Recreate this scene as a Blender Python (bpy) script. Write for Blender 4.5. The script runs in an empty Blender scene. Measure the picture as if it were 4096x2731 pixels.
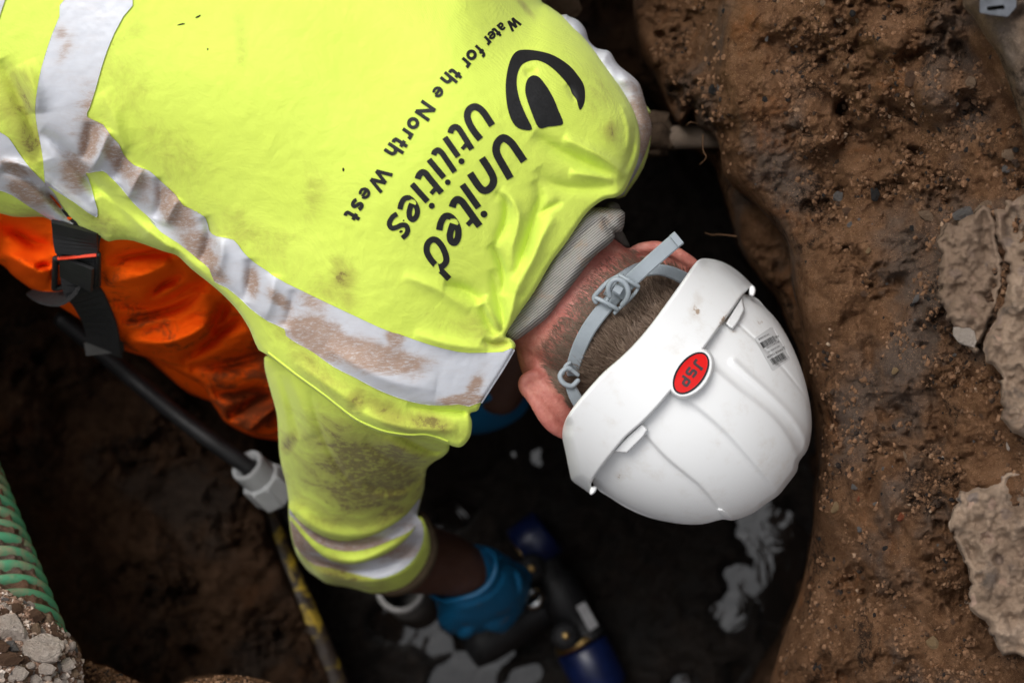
import bpy, bmesh, math, random
import numpy as np
from mathutils import Vector, Matrix
from mathutils.bvhtree import BVHTree

random.seed(7); rng = np.random.default_rng(11)
SC = bpy.context.scene
COL = SC.collection
R = math.radians

# ------------------------------------------------------------------ camera
CAMZ = 1.7; LENS = 65.0; KX = 36.0 / LENS
cam_d = bpy.data.cameras.new('camera'); cam = bpy.data.objects.new('camera', cam_d); COL.objects.link(cam)
cam.location = (0, 0, CAMZ); cam.rotation_euler = (0, 0, 0)
cam_d.lens = LENS; cam_d.sensor_width = 36.0; cam_d.clip_start = 0.02; cam_d.clip_end = 2000
cam_d.dof.use_dof = True; cam_d.dof.focus_distance = 1.645; cam_d.dof.aperture_fstop = 3.9
SC.camera = cam
# ------------------------------------------------------------------ sky, sun, exposure
SUN_EL, SUN_ROT = R(60), R(-37)
wd = bpy.data.worlds.new('World'); SC.world = wd; wd.use_nodes = True
nt = wd.node_tree; nt.nodes.clear()
sky = nt.nodes.new('ShaderNodeTexSky'); sky.sky_type = 'NISHITA'; sky.sun_disc = False
sky.sun_elevation = SUN_EL; sky.sun_rotation = SUN_ROT; sky.air_density = 1.0; sky.dust_density = 5.0; sky.ozone_density = 1.0
hsv = nt.nodes.new('ShaderNodeHueSaturation'); hsv.inputs['Saturation'].default_value = 0.16
bg = nt.nodes.new('ShaderNodeBackground'); bg.inputs['Strength'].default_value = 0.125
wo = nt.nodes.new('ShaderNodeOutputWorld')
nt.links.new(sky.outputs[0], hsv.inputs['Color']); nt.links.new(hsv.outputs[0], bg.inputs[0]); nt.links.new(bg.outputs[0], wo.inputs[0])
sd_ = bpy.data.lights.new('sun', 'SUN'); sun = bpy.data.objects.new('sun', sd_); COL.objects.link(sun)
sd_.energy = 1.5; sd_.angle = R(24); sd_.color = (1.0, 0.975, 0.94)
sun.location = (0, 0, 5)
sun.rotation_euler = Vector((-0.30, 0.40, 0.86)).to_track_quat('Z', 'Y').to_euler()
SC.view_settings.view_transform = 'Standard'; SC.view_settings.look = 'None'
SC.view_settings.gamma = 1.0; SC.view_settings.use_curve_mapping = False
SC.view_settings.exposure = 0.06
SC.render.engine = 'CYCLES'
SC.cycles.use_denoising = True
SC.cycles.max_bounces = 6; SC.cycles.diffuse_bounces = 3; SC.cycles.glossy_bounces = 3

# ------------------------------------------------------------------ helpers: coordinates
# layout is drawn on the photograph's 4096 x 2731 sheet and given a real height z; W() turns that into metres
def W(u, v, z):
    D = CAMZ - z
    return Vector(((u - 2048) / 4096 * KX * D, -(v - 1365.5) / 4096 * KX * D, z))
def WA(u, v, z):
    D = CAMZ - z
    return np.stack([(u - 2048) / 4096 * KX * D, -(v - 1365.5) / 4096 * KX * D, z], -1)
def px(m, z=0.0):                    # metres -> sheet units at height z
    return m / (KX * (CAMZ - z) / 4096)
def Q(pts, x0, y0, f):               # read-off from an enlarged crop -> sheet
    return [(x0 + p[0] * f, y0 + p[1] * f) + tuple(p[2:]) for p in pts]
def Z1(p): return Q(p, 1700, 0, .3189)
def Z2(p): return Q(p, 1350, 400, .3189)
def Z3(p): return Q(p, 1500, 700, .3189)
def A1(p): return Q(p, 0, 0, 1 / 1.68)
def A2(p): return Q(p, 1300, 0, 1 / 1.68)
def A3(p): return Q(p, 2500, 0, .6786)
def A4(p): return Q(p, 0, 800, .5102)
def A5(p): return Q(p, 0, 1750, .6256)
def A6(p): return Q(p, 1000, 1300, 1 / 1.68)
def A7(p): return Q(p, 1900, 850, 1 / 1.68)
def A8(p): return Q(p, 1100, 1900, .6378)
def H1(p): return Q(p, 2200, 950, .7653)
def H6(p): return Q(p, 2650, 1150, .3188)
def B2(p): return Q(p, 2700, 1900, .5935)
def B5(p): return Q(p, 1700, 2100, .4024)
def B7(p): return Q(p, 0, 2250, 1 / 3.26)
def F(p): return Q(p, 0, 0, 1.7415)

# ------------------------------------------------------------------ helpers: noise
def _h(xi, yi, s):
    h = (xi.astype(np.int64) * 374761393 + yi.astype(np.int64) * 668265263 + s * 974634777) & 0xffffffff
    h = ((h ^ (h >> 13)) * 1274126177) & 0xffffffff
    h = ((h ^ (h >> 15)) * 2246822519) & 0xffffffff
    return ((h ^ (h >> 16)) & 0xffffff) / float(0xffffff)
def vn(x, y, s=0):
    xi = np.floor(x); yi = np.floor(y); fx = x - xi; fy = y - yi
    fx = fx * fx * fx * (fx * (fx * 6 - 15) + 10); fy = fy * fy * fy * (fy * (fy * 6 - 15) + 10)
    a = _h(xi, yi, s); b = _h(xi + 1, yi, s); c = _h(xi, yi + 1, s); d = _h(xi + 1, yi + 1, s)
    return (a + (b - a) * fx) * (1 - fy) + (c + (d - c) * fx) * fy - 0.5
def fbm(x, y, s=0, o=5, g=.5, ridged=False):
    r = 0 * x; a = 1.0
    for i in range(o):
        n = vn(x * 2 ** i + 17.3 * i, y * 2 ** i - 9.1 * i, s + i)
        r = r + a * ((.25 - np.abs(n)) if ridged else n); a *= g
    return r
def worley(x, y, s=0):
    xi = np.floor(x); yi = np.floor(y); best = np.full(x.shape, 9.0); cid = np.zeros(x.shape)
    for dx in (-1, 0, 1):
        for dy in (-1, 0, 1):
            cx = xi + dx; cy = yi + dy
            pxx = cx + _h(cx, cy, s); pyy = cy + _h(cx, cy, s + 91)
            d = np.hypot(pxx - x, pyy - y); m = d < best
            best = np.where(m, d, best); cid = np.where(m, _h(cx, cy, s + 7), cid)
    return best, cid

# ------------------------------------------------------------------ helpers: curves, fields
def catmull(pts, n=4, closed=True):
    P = np.array([list(p) for p in pts], float); N = len(P); out = []
    rngi = range(N) if closed else range(N - 1)
    for i in rngi:
        if closed: p0, p1, p2, p3 = P[(i - 1) % N], P[i], P[(i + 1) % N], P[(i + 2) % N]
        else: p0, p1, p2, p3 = P[max(i - 1, 0)], P[i], P[i + 1], P[min(i + 2, N - 1)]
        for k in range(n):
            t = k / n
            out.append(.5 * ((2 * p1) + (-p0 + p2) * t + (2 * p0 - 5 * p1 + 4 * p2 - p3) * t * t + (-p0 + 3 * p1 - 3 * p2 + p3) * t ** 3))
    if not closed: out.append(P[-1])
    return np.array(out)
def inside(U, V, P):
    r = np.zeros(U.shape, bool); N = len(P)
    for i in range(N):
        x1, y1 = P[i][:2]; x2, y2 = P[(i + 1) % N][:2]
        if y1 == y2: continue
        c = ((y1 > V) != (y2 > V)) & (U < (x2 - x1) * (V - y1) / (y2 - y1) + x1)
        r ^= c
    return r
def segd(U, V, a, b):
    dx, dy = b[0] - a[0], b[1] - a[1]; L = dx * dx + dy * dy + 1e-9
    t = np.clip(((U - a[0]) * dx + (V - a[1]) * dy) / L, 0, 1)
    return np.hypot(U - a[0] - t * dx, V - a[1] - t * dy), t
def sdf(U, V, P):                    # positive inside
    d = np.full(U.shape, 1e9); N = len(P)
    for i in range(N):
        e, _ = segd(U, V, P[i], P[(i + 1) % N]); d = np.minimum(d, e)
    return np.where(inside(U, V, P), d, -d)
def pline(U, V, pts):                # distance and 0..1 position along an open line
    d = np.full(U.shape, 1e9); T = np.zeros(U.shape); N = len(pts) - 1
    for i in range(N):
        e, t = segd(U, V, pts[i], pts[i + 1]); m = e < d
        d = np.where(m, e, d); T = np.where(m, (i + t) / N, T)
    return d, T
def side(U, V, pts):                 # signed distance to an open line
    d = np.full(U.shape, 1e9); S = np.zeros(U.shape)
    for i in range(len(pts) - 1):
        a, b = pts[i], pts[i + 1]; e, t = segd(U, V, a, b); m = e < d
        c = (b[0] - a[0]) * (V - a[1]) - (b[1] - a[1]) * (U - a[0])
        S = np.where(m, np.sign(c) * e, S); d = np.minimum(d, e)
    return S
def rbf(ctrl):
    C = np.array(ctrl, float); n = len(C); X = C[:, :2] / 1000
    def ker(r): return np.where(r > 1e-9, r * r * np.log(r + 1e-12), 0)
    K = ker(np.hypot(X[:, None, 0] - X[None, :, 0], X[:, None, 1] - X[None, :, 1])) + np.eye(n) * 1e-3
    Pm = np.c_[np.ones(n), X]; A = np.block([[K, Pm], [Pm.T, np.zeros((3, 3))]])
    w = np.linalg.solve(A, np.r_[C[:, 2], 0, 0, 0])
    def f(U, V):
        U = np.asarray(U, float) / 1000; V = np.asarray(V, float) / 1000; r = w[n] + w[n + 1] * U + w[n + 2] * V
        for i in range(n): r = r + w[i] * ker(np.hypot(U - X[i, 0], V - X[i, 1]))
        return r
    return f
def folds(U, V, L):
    h = np.zeros(U.shape)
    for pts, w, amp in L:
        P = catmull(pts, 3, False); st = U[0, 1] - U[0, 0]; m = 3 * w
        a = max(int((P[:, 0].min() - m - U[0, 0]) / st), 0); b = max(int((P[:, 0].max() + m - U[0, 0]) / st) + 1, 0); c = max(int((P[:, 1].min() - m - V[0, 0]) / st), 0); e = max(int((P[:, 1].max() + m - V[0, 0]) / st) + 1, 0)
        uu, vv = U[c:e, a:b], V[c:e, a:b]
        if uu.size == 0: continue
        d, t = pline(uu, vv, P)
        h[c:e, a:b] += amp * np.exp(-(d / (w * .92)) ** 1.5) * np.clip(np.sin(np.pi * np.clip(t, .001, .999)), 0, 1) ** .7
    return h
def blobs(U, V, L):
    r = np.zeros(U.shape)
    for (x, y, rx, ry, ang, a) in L:
        c, s = math.cos(R(ang)), math.sin(R(ang)); X = (U - x) * c + (V - y) * s; Y = -(U - x) * s + (V - y) * c
        r = np.maximum(r, a * np.exp(-(X / rx) ** 2 - (Y / ry) ** 2))
    return r
class Grid:
    def __init__(s, u0, v0, u1, v1, step):
        s.u = np.arange(u0, u1 + step, step, dtype=float); s.v = np.arange(v0, v1 + step, step, dtype=float)
        s.U, s.V = np.meshgrid(s.u, s.v); s.step = step
    def sampler(s, Z):
        def f(u, v):
            x = np.clip((np.asarray(u, float) - s.u[0]) / s.step, 0, len(s.u) - 1.001); y = np.clip((np.asarray(v, float) - s.v[0]) / s.step, 0, len(s.v) - 1.001)
            i = x.astype(int); j = y.astype(int); a = x - i; b = y - j
            return (Z[j, i] * (1 - a) + Z[j, i + 1] * a) * (1 - b) + (Z[j + 1, i] * (1 - a) + Z[j + 1, i + 1] * a) * b
        return f
def lap(Z, M, n):
    for _ in range(n):
        P = np.pad(Z, 1, mode='edge'); A = (P[:-2, 1:-1] + P[2:, 1:-1] + P[1:-1, :-2] + P[1:-1, 2:]) / 4
        Z = np.where(M, A, Z)
    return Z
def msq(g, f):
    """outline-exact polygons of f>0 on grid g: verts (u,v), faces, boundary flags"""
    f = np.where(f == 0, 1e-6, f); ny, nx = f.shape; ins = f > 0
    idx = -np.ones((ny, nx), int); nn = int(ins.sum()); idx[ins] = np.arange(nn)
    vu = list(g.U[ins]); vv = list(g.V[ins]); bd = [False] * nn; faces = []
    c = ins[:-1, :-1].astype(int) + ins[:-1, 1:] + ins[1:, 1:] + ins[1:, :-1]
    J, I = np.nonzero(c == 4)
    faces += np.stack([idx[J + 1, I], idx[J + 1, I + 1], idx[J, I + 1], idx[J, I]], 1).tolist()
    cache = {}; edges = []
    def cross(j1, i1, j2, i2):
        k = (j1, i1, j2, i2) if (j1, i1) < (j2, i2) else (j2, i2, j1, i1)
        if k in cache: return cache[k]
        a, b = f[k[0], k[1]], f[k[2], k[3]]; t = a / (a - b); t = min(max(t, .02), .98)
        vu.append(g.u[k[1]] + t * (g.u[k[3]] - g.u[k[1]])); vv.append(g.v[k[0]] + t * (g.v[k[2]] - g.v[k[0]]))
        bd.append(True); cache[k] = len(vu) - 1; return cache[k]
    J, I = np.nonzero((c > 0) & (c < 4))
    for j, i in zip(J.tolist(), I.tolist()):
        cs = [(j + 1, i), (j + 1, i + 1), (j, i + 1), (j, i)]; poly = []; xs = []
        for k in range(4):
            a = cs[k]; b = cs[(k + 1) % 4]
            if ins[a]: poly.append(int(idx[a]))
            if ins[a] != ins[b]:
                x = cross(a[0], a[1], b[0], b[1]); poly.append(x); xs.append((x, bool(ins[a])))
        if c[j, i] == 2 and ins[cs[0]] == ins[cs[2]]:
            # saddle: two separate corners
            n = len(poly); k0 = [k for k in range(n) if poly[k] < nn and not bd[poly[k]]]
            for k in k0:
                tri = [poly[(k - 1) % n], poly[k], poly[(k + 1) % n]]; faces.append(tri); edges.append((tri[2], tri[0]))
            continue
        if len(poly) >= 3:
            faces.append(poly)
            if len(xs) == 2:
                a = [x for x, leave in xs if leave][0]; b = [x for x, leave in xs if not leave][0]
                edges.append((a, b))
    return np.array(vu), np.array(vv), np.array(bd, bool), faces, edges

# ------------------------------------------------------------------ helpers: objects
def newobj(name, me, mat=None, parent=None, smooth=True):
    o = bpy.data.objects.new(name, me); COL.objects.link(o)
    if mat is not None and not me.materials: me.materials.append(mat)
    if parent is not None:
        o.parent = parent
        o.matrix_parent_inverse = Matrix.Translation(-Vector(parent.get('_base', (0, 0, 0)))) if parent.type == 'EMPTY' else Matrix.Identity(4)
    if smooth and len(me.polygons): me.polygons.foreach_set('use_smooth', [True] * len(me.polygons))
    return o
def mesh(name, verts, faces, mat, parent=None, smooth=True, attrs=None):
    me = bpy.data.meshes.new(name); me.from_pydata([tuple(v) for v in np.asarray(verts, float).tolist()], [], faces); me.update()
    for k, a in (attrs or {}).items():
        at = me.attributes.new(k, 'FLOAT', 'POINT'); at.data.foreach_set('value', np.asarray(a, np.float32))
    return newobj(name, me, mat, parent, smooth)
def empty(name, loc):
    o = bpy.data.objects.new(name, None); COL.objects.link(o); o.location = loc; o['_base'] = tuple(loc); o.empty_display_size = .05
    return o
def tag(o, label=None, cat=None, group=None, kind=None):
    for k, v in (('label', label), ('category', cat), ('group', group), ('kind', kind)):
        if v: o[k] = v
    return o
def bmobj(name, bm, mat, parent=None, smooth=True):
    me = bpy.data.meshes.new(name); bmesh.ops.recalc_face_normals(bm, faces=bm.faces); bm.to_mesh(me); bm.free()
    return newobj(name, me, mat, parent, smooth)

def relief(name, poly, ztop, step, mat, parent=None, R0=100, H0=.03, extra=None, it=0, belly=.05, skirt=None, sub=4, attrs=None, close=True, corner=False):
    """solid body whose outline on the sheet is poly; each outline point may carry (R, H): width and depth of its rounding"""
    P = [tuple(p) + ((R0, H0) if len(p) == 2 else ()) for p in poly]
    P = np.array(P, float) if corner else catmull(P, sub)
    g = Grid(P[:, 0].min() - 2 * step, P[:, 1].min() - 2 * step, P[:, 0].max() + 2 * step, P[:, 1].max() + 2 * step, step)
    U, V = g.U, g.V; dmin = np.full(U.shape, 1e9); drop = np.zeros(U.shape); Hn = np.zeros(U.shape); N = len(P); wsum = np.zeros(U.shape); wh = np.zeros(U.shape)
    for i in range(N):
        a, b = P[i], P[(i + 1) % N]; d, t = segd(U, V, a, b); Rr = a[2] + t * (b[2] - a[2]); Hh = a[3] + t * (b[3] - a[3])
        x = np.clip(d / np.maximum(Rr, 1), 0, 1); dr = Hh * (1 - np.sqrt(1 - (1 - x) ** 2)); drop = np.maximum(drop, dr)
        Hn = np.where(d < dmin, Hh, Hn); dmin = np.minimum(dmin, d)
    f = np.where(inside(U, V, P), dmin, -dmin)
    zt = ztop(U, V) if callable(ztop) else np.full(U.shape, float(ztop))
    if it: drop = lap(drop, dmin > 3 * step, it)
    zt = zt.copy()
    if extra is not None: zt = zt + extra(U, V, dmin) * np.clip(dmin / (4 * step), 0, 1)
    drop = np.where(f > 0, drop, Hn); Z = zt - drop; Ze = zt - Hn
    vu, vv, bd, faces, edges = msq(g, f)
    sz, se = g.sampler(Z), g.sampler(Ze); zz = np.where(bd, se(vu, vv), sz(vu, vv))
    verts = WA(vu, vv, zz); n = len(verts); faces = [list(fc) for fc in faces]
    if close:
        if skirt is not None:
            bu = np.nonzero(bd)[0]; mp = {int(k): n + i for i, k in enumerate(bu)}
            lv = [verts]
            levels = np.linspace(0, 1, 7)[1:]
            cur = {int(k): int(k) for k in bu}; off = n
            for L in levels:
                zb = zz[bu] * (1 - L) + skirt * L; wob = L * (1 - .3 * L) * 60 * fbm(vu[bu] / 70, vv[bu] / 70 + L * 3, 5, 3)
                lv.append(WA(vu[bu] + wob, vv[bu] + wob * .5, zb)); nxt = {int(k): off + i for i, k in enumerate(bu)}; off += len(bu)
                faces += [[cur[a], cur[b], nxt[b], nxt[a]] for a, b in edges]; cur = nxt
            verts = np.concatenate(lv)
        else:
            q = np.sqrt(np.clip(1 - (1 - np.clip(dmin / 150, 0, 1)) ** 2, 0, 1)); Hs = lap(np.where(f > 0, Hn, Hn), dmin > 2 * step, 30)
            zb = g.sampler(zt - Hs - belly * q)(vu, vv); inn = np.nonzero(~bd)[0]; mp = np.arange(n); mp[inn] = n + np.arange(len(inn))
            verts = np.concatenate([verts, WA(vu[inn], vv[inn], np.minimum(zb, zz)[inn] - .002)])
            faces += [[int(mp[k]) for k in reversed(fc)] for fc in faces]
    at = {}
    for k, fn in (attrs or {}).items():
        a = fn(vu, vv); at[k] = np.concatenate([a, np.zeros(len(verts) - n)]) if len(verts) > n else a
    o = mesh(name, verts, faces, mat, parent, True, at)
    o_s = g.sampler(Z)
    return o, o_s
def sheet(name, field, box, step, zf, off, mat, parent, attrs=None, thick=.0):
    """thin layer lying on a surface zf: f>0 of field(U,V) inside box"""
    g = Grid(box[0], box[1], box[2], box[3], step); f = field(g.U, g.V)
    vu, vv, bd, faces, edges = msq(g, f); z = zf(vu, vv) + off; z2 = np.where(bd, z - off - .0006, z)
    at = {k: fn(vu, vv) for k, fn in (attrs or {}).items()}
    bu = np.nonzero(bd)[0]; n = len(vu); v = WA(vu, vv, z); low = {int(k): n + i for i, k in enumerate(bu)}
    v = np.concatenate([v, WA(vu[bu], vv[bu], z[bu] - off - .0008)])
    faces = [list(x) for x in faces] + [[a, b, low[b], low[a]] for a, b in edges]
    at = {k: np.concatenate([a, a[bu]]) for k, a in at.items()}
    return mesh(name, v, faces, mat, parent, True, at)
def bbox(P, m=10):
    P = np.array([p[:2] for p in P]); return (P[:, 0].min() - m, P[:, 1].min() - m, P[:, 0].max() + m, P[:, 1].max() + m)
def polyfield(*polys, sub=4):
    C = [catmull(p, sub) if sub else np.array(p) for p in polys]
    return lambda U, V: np.max(np.stack([sdf(U, V, c) for c in C]), 0)
def strokes(L):                       # [(pts, width)] -> field
    C = [(catmull(p, 5, False) if len(p) > 2 and not (len(x) > 2 and x[2]) else np.array(p, float), w / 2) for x in L for p, w in [x[:2]]]
    def f(U, V):
        r = np.full(U.shape, -1e9)
        for P, w in C: d, _ = pline(U, V, P); r = np.maximum(r, w - d)
        return r
    return f
def strokes_flat(L):                  # same with square-cut ends
    C = [(catmull(p, 5, False) if len(p) > 2 else np.array(p, float), w / 2) for p, w in L]
    def f(U, V):
        r = np.full(U.shape, -1e9)
        for P, w in C:
            d, _ = pline(U, V, P); k = w - d
            for a, b in ((P[0], P[1]), (P[-1], P[-2])):
                t = np.array(b) - np.array(a); t = t / (np.hypot(*t) + 1e-9); m = np.hypot(U - a[0], V - a[1]) < 2.2 * w
                k = np.where(m, np.minimum(k, (U - a[0]) * t[0] + (V - a[1]) * t[1]), k)
            r = np.maximum(r, k)
        return r
    return f
def loft_rings(rings, closed_ends=True):
    n = len(rings[0]); v = [p for r in rings for p in r]; f = []
    for i in range(len(rings) - 1):
        for k in range(n): f.append([i * n + k, i * n + (k + 1) % n, (i + 1) * n + (k + 1) % n, (i + 1) * n + k])
    if closed_ends: f.append(list(range(n))[::-1]); f.append([(len(rings) - 1) * n + k for k in range(n)])
    return v, f
def tube_vf(pts, radii, seg=16, flat=1.0, up=Vector((0, 0, 1)), caps=True, sub=4):
    P = catmull([tuple(p) + ((r, r * flat) if not isinstance(r, tuple) else r) for p, r in zip(pts, radii)], sub, False) if sub > 1 else np.array([tuple(p) + ((r, r * flat) if not isinstance(r, tuple) else r) for p, r in zip(pts, radii)])
    rings = []
    N = len(P)
    for i in range(N):
        t = Vector(P[min(i + 1, N - 1)][:3] - P[max(i - 1, 0)][:3]); t.normalize()
        n1 = t.cross(up)
        if n1.length < .05: n1 = t.cross(Vector((1, 0, 0)))
        n1.normalize(); n2 = n1.cross(t); c = Vector(P[i][:3])
        rings.append([c + n1 * (P[i][3] * math.cos(a)) + n2 * (P[i][4] * math.sin(a)) for a in [2 * math.pi * k / seg for k in range(seg)]])
    if caps:
        def cap(rg, c, t, r):
            return [[c + (p - c) * s + t * (r * math.sqrt(max(0, 1 - s * s))) for p in rg] for s in (.9, .7, .4, .05)]
        t0 = Vector(P[0][:3] - P[1][:3]).normalized(); t1 = Vector(P[-1][:3] - P[-2][:3]).normalized()
        a = cap(rings[0], Vector(P[0][:3]), t0, min(P[0][3:5])); b = cap(rings[-1], Vector(P[-1][:3]), t1, min(P[-1][3:5]))
        rings = a[::-1] + rings + b
    return loft_rings(rings)
def tube(name, pts, radii, mat, parent=None, **k):
    v, f = tube_vf(pts, radii, **k); return mesh(name, v, f, mat, parent)
def join_vf(L):
    V, F_ = [], []
    for v, f in L:
        n = len(V); V += [tuple(p) for p in v]; F_ += [[i + n for i in x] for x in f]
    return V, F_
def ellipsoid_vf(c, ax, n=28, m=18):
    rings = [[c + ax[0] * (math.cos(a) * math.sin(b)) + ax[1] * (math.sin(a) * math.sin(b)) + ax[2] * math.cos(b) for a in [2 * math.pi * k / n for k in range(n)]] for b in [math.pi * (j + .5) / m for j in range(m)]]
    return loft_rings(rings)
def voxel(name, parts, size, mat, parent=None, smooth=4):
    v, f = join_vf(parts); me = bpy.data.meshes.new('tmp'); me.from_pydata(v, [], f); o = bpy.data.objects.new('tmp', me); COL.objects.link(o)
    bm = bmesh.new(); bm.from_mesh(me); bmesh.ops.recalc_face_normals(bm, faces=bm.faces); bm.to_mesh(me); bm.free()
    m = o.modifiers.new('r', 'REMESH'); m.mode = 'VOXEL'; m.voxel_size = size
    s = o.modifiers.new('s', 'SMOOTH'); s.iterations = smooth; s.factor = .5
    dg = bpy.context.evaluated_depsgraph_get(); me2 = bpy.data.meshes.new_from_object(o.evaluated_get(dg))
    bpy.data.objects.remove(o); bpy.data.meshes.remove(me); me2.name = name; me2.materials.clear()
    return newobj(name, me2, mat, parent)
def ribbon(name, pts, width, thick, mat, parent=None, nrm=None, sub=4):
    """flat strap along 3D points; width in metres, lying face up"""
    P = catmull([tuple(p) for p in pts], sub, False); v = []; N = len(P)
    ww = np.interp(np.linspace(0, 1, N), np.linspace(0, 1, len(width)), width) if hasattr(width, '__len__') else [width] * N
    for i in range(N):
        t = Vector(P[min(i + 1, N - 1)] - P[max(i - 1, 0)]).normalized(); up = Vector(nrm) if nrm is not None else Vector((0, 0, 1))
        s = t.cross(up).normalized(); n = s.cross(t).normalized(); c = Vector(P[i]); h = ww[i] / 2; b = min(.0012, h * .3)
        v += [[c - s * h, c - s * (h - b) + n * thick, c + s * (h - b) + n * thick, c + s * h, c + s * (h - b) - n * thick * .4, c - s * (h - b) - n * thick * .4]]
    vv, ff = loft_rings(v); o = mesh(name, vv, ff, mat, parent, False); return o

# ------------------------------------------------------------------ helpers: materials
class NB:
    def __init__(s, name):
        s.m = bpy.data.materials.new(name); s.m.use_nodes = True; s.t = s.m.node_tree; s.b = s.t.nodes['Principled BSDF']
        s.tc = s.t.nodes.new('ShaderNodeTexCoord')
    def n(s, ty, **k):
        x = s.t.nodes.new(ty)
        for a, v in k.items(): setattr(x, a, v)
        return x
    def link(s, a, b): s.t.links.new(a, b)
    def noise(s, scale, detail=6, rough=.6, vec=None, dist=0):
        x = s.n('ShaderNodeTexNoise'); x.inputs['Scale'].default_value = scale; x.inputs['Detail'].default_value = detail; x.inputs['Roughness'].default_value = rough; x.inputs['Distortion'].default_value = dist
        s.link(vec or s.tc.outputs['Object'], x.inputs['Vector']); return x.outputs['Fac']
    def vor(s, scale, feature='F1', out='Distance', vec=None):
        x = s.n('ShaderNodeTexVoronoi', feature=feature); x.inputs['Scale'].default_value = scale; s.link(vec or s.tc.outputs['Object'], x.inputs['Vector']); return x.outputs[out]
    def mapping(s, scale=(1, 1, 1), rot=(0, 0, 0)):
        x = s.n('ShaderNodeMapping'); x.inputs['Scale'].default_value = scale; x.inputs['Rotation'].default_value = rot; s.link(s.tc.outputs['Object'], x.inputs['Vector']); return x.outputs[0]
    def ramp(s, fac, stops, interp='LINEAR'):
        x = s.n('ShaderNodeValToRGB'); x.color_ramp.interpolation = interp; e = x.color_ramp.elements
        while len(e) < len(stops): e.new(.5)
        for k, (p, c) in zip(e, stops): k.position = p; k.color = (c if len(c) == 4 else tuple(c) + (1,)) if hasattr(c, '__len__') else (c, c, c, 1)
        s.link(fac, x.inputs[0]); return x.outputs[0]
    def mix(s, fac, a, b, mode='MIX'):
        x = s.n('ShaderNodeMix', data_type='RGBA', blend_type=mode)
        for v, i in ((fac, 0), (a, 6), (b, 7)):
            if hasattr(v, 'links') or hasattr(v, 'is_linked'): s.link(v, x.inputs[i])
            else: x.inputs[i].default_value = v if i == 0 else (tuple(v) + (1,) if len(v) == 3 else v)
        return x.outputs[2]
    def math(s, op, a, b=0.0, clamp=False):
        x = s.n('ShaderNodeMath', operation=op, use_clamp=clamp)
        for v, i in ((a, 0), (b, 1)):
            if hasattr(v, 'is_linked'): s.link(v, x.inputs[i])
            else: x.inputs[i].default_value = v
        return x.outputs[0]
    def attr(s, name):
        x = s.n('ShaderNodeAttribute'); x.attribute_name = name; return x.outputs['Fac']
    def sstep(s, x, a, b):
        m = s.n('ShaderNodeMapRange', interpolation_type='SMOOTHSTEP'); m.inputs[1].default_value = a; m.inputs[2].default_value = b; s.link(x, m.inputs[0]); return m.outputs[0]
    def bump(s, h, strength=.5, dist=.002, prev=None):
        x = s.n('ShaderNodeBump'); x.inputs['Strength'].default_value = strength; x.inputs['Distance'].default_value = dist; s.link(h, x.inputs['Height'])
        if prev is not None: s.link(prev, x.inputs['Normal'])
        s.link(x.outputs[0], s.b.inputs['Normal']); return x.outputs[0]
    def col(s, c):
        if hasattr(c, 'is_linked'): s.link(c, s.b.inputs['Base Color'])
        else: s.b.inputs['Base Color'].default_value = tuple(c) + (1,)
    def rough(s, r):
        if hasattr(r, 'is_linked'): s.link(r, s.b.inputs['Roughness'])
        else: s.b.inputs['Roughness'].default_value = r
    def spec(s, v): s.b.inputs['Specular IOR Level'].default_value = v
def plain(name, c, r=.5, spec=.5, metal=0, var=.25, scale=60, bump=.15):
    m = NB(name); n = m.noise(scale, 5, .6); d = tuple(x * (1 - var) for x in c); l = tuple(min(1, x * (1 + var)) for x in c)
    m.col(m.ramp(n, [(.3, d), (.7, l)])); m.rough(r); m.spec(spec); m.b.inputs['Metallic'].default_value = metal
    if bump: m.bump(m.noise(scale * 6, 4), bump, .0015)
    return m.m
def soil_mat(name, lo, mid, hi, wet=.0, speck=True):
    m = NB(name)
    big = m.noise(9, 4, .55); med = m.noise(48, 7, .68); fine = m.noise(360, 6, .75)
    c = m.ramp(med, [(.26, lo), (.5, mid), (.74, hi)])
    c = m.mix(m.math('MULTIPLY', m.sstep(big, .50, .66), .75), c, (mid[1] * 1.15, mid[1] * .95, mid[1] * .82))        # greyer earth
    c = m.mix(m.math('MULTIPLY', m.sstep(m.noise(15, 6, .65), .56, .72), .7), c, (mid[0] * 1.30, mid[1] * 1.0, mid[2] * .72))  # ochre
    ash = m.math('MULTIPLY', m.sstep(m.noise(13, 5, .6, dist=.6), .53, .62), m.sstep(m.noise(120, 6, .75), .42, .58))
    c = m.mix(m.math('MULTIPLY', ash, .85), c, (.013, .0115, .011))                                                      # ash and clinker
    c = m.mix(m.sstep(fine, .50, .80), c, m.mix(.35, c, (hi[0] * 1.5, hi[1] * 1.5, hi[2] * 1.5)))
    c = m.mix(m.math('MULTIPLY', m.sstep(fine, .46, .25), .6), c, lo)
    if speck:
        k = m.n('ShaderNodeSeparateColor'); m.link(m.vor(1100, 'F1', 'Color'), k.inputs[0]); near = m.sstep(m.vor(1100), .45, .2)
        c = m.mix(m.math('MULTIPLY', m.math('GREATER_THAN', k.outputs[0], .86), near), c, (hi[0] * 1.7, hi[1] * 1.75, hi[2] * 1.8))
        c = m.mix(m.math('MULTIPLY', m.math('LESS_THAN', k.outputs[0], .16), near), c, (.010, .009, .009))
    m.col(c); m.rough(1.0 if not wet else .6); m.spec(.03 if not wet else .4)
    b = m.bump(m.noise(110, 8, .8), 1.0, .009); m.bump(m.noise(800, 4, .75), 1.0, .0028, b)
    return m.m

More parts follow.
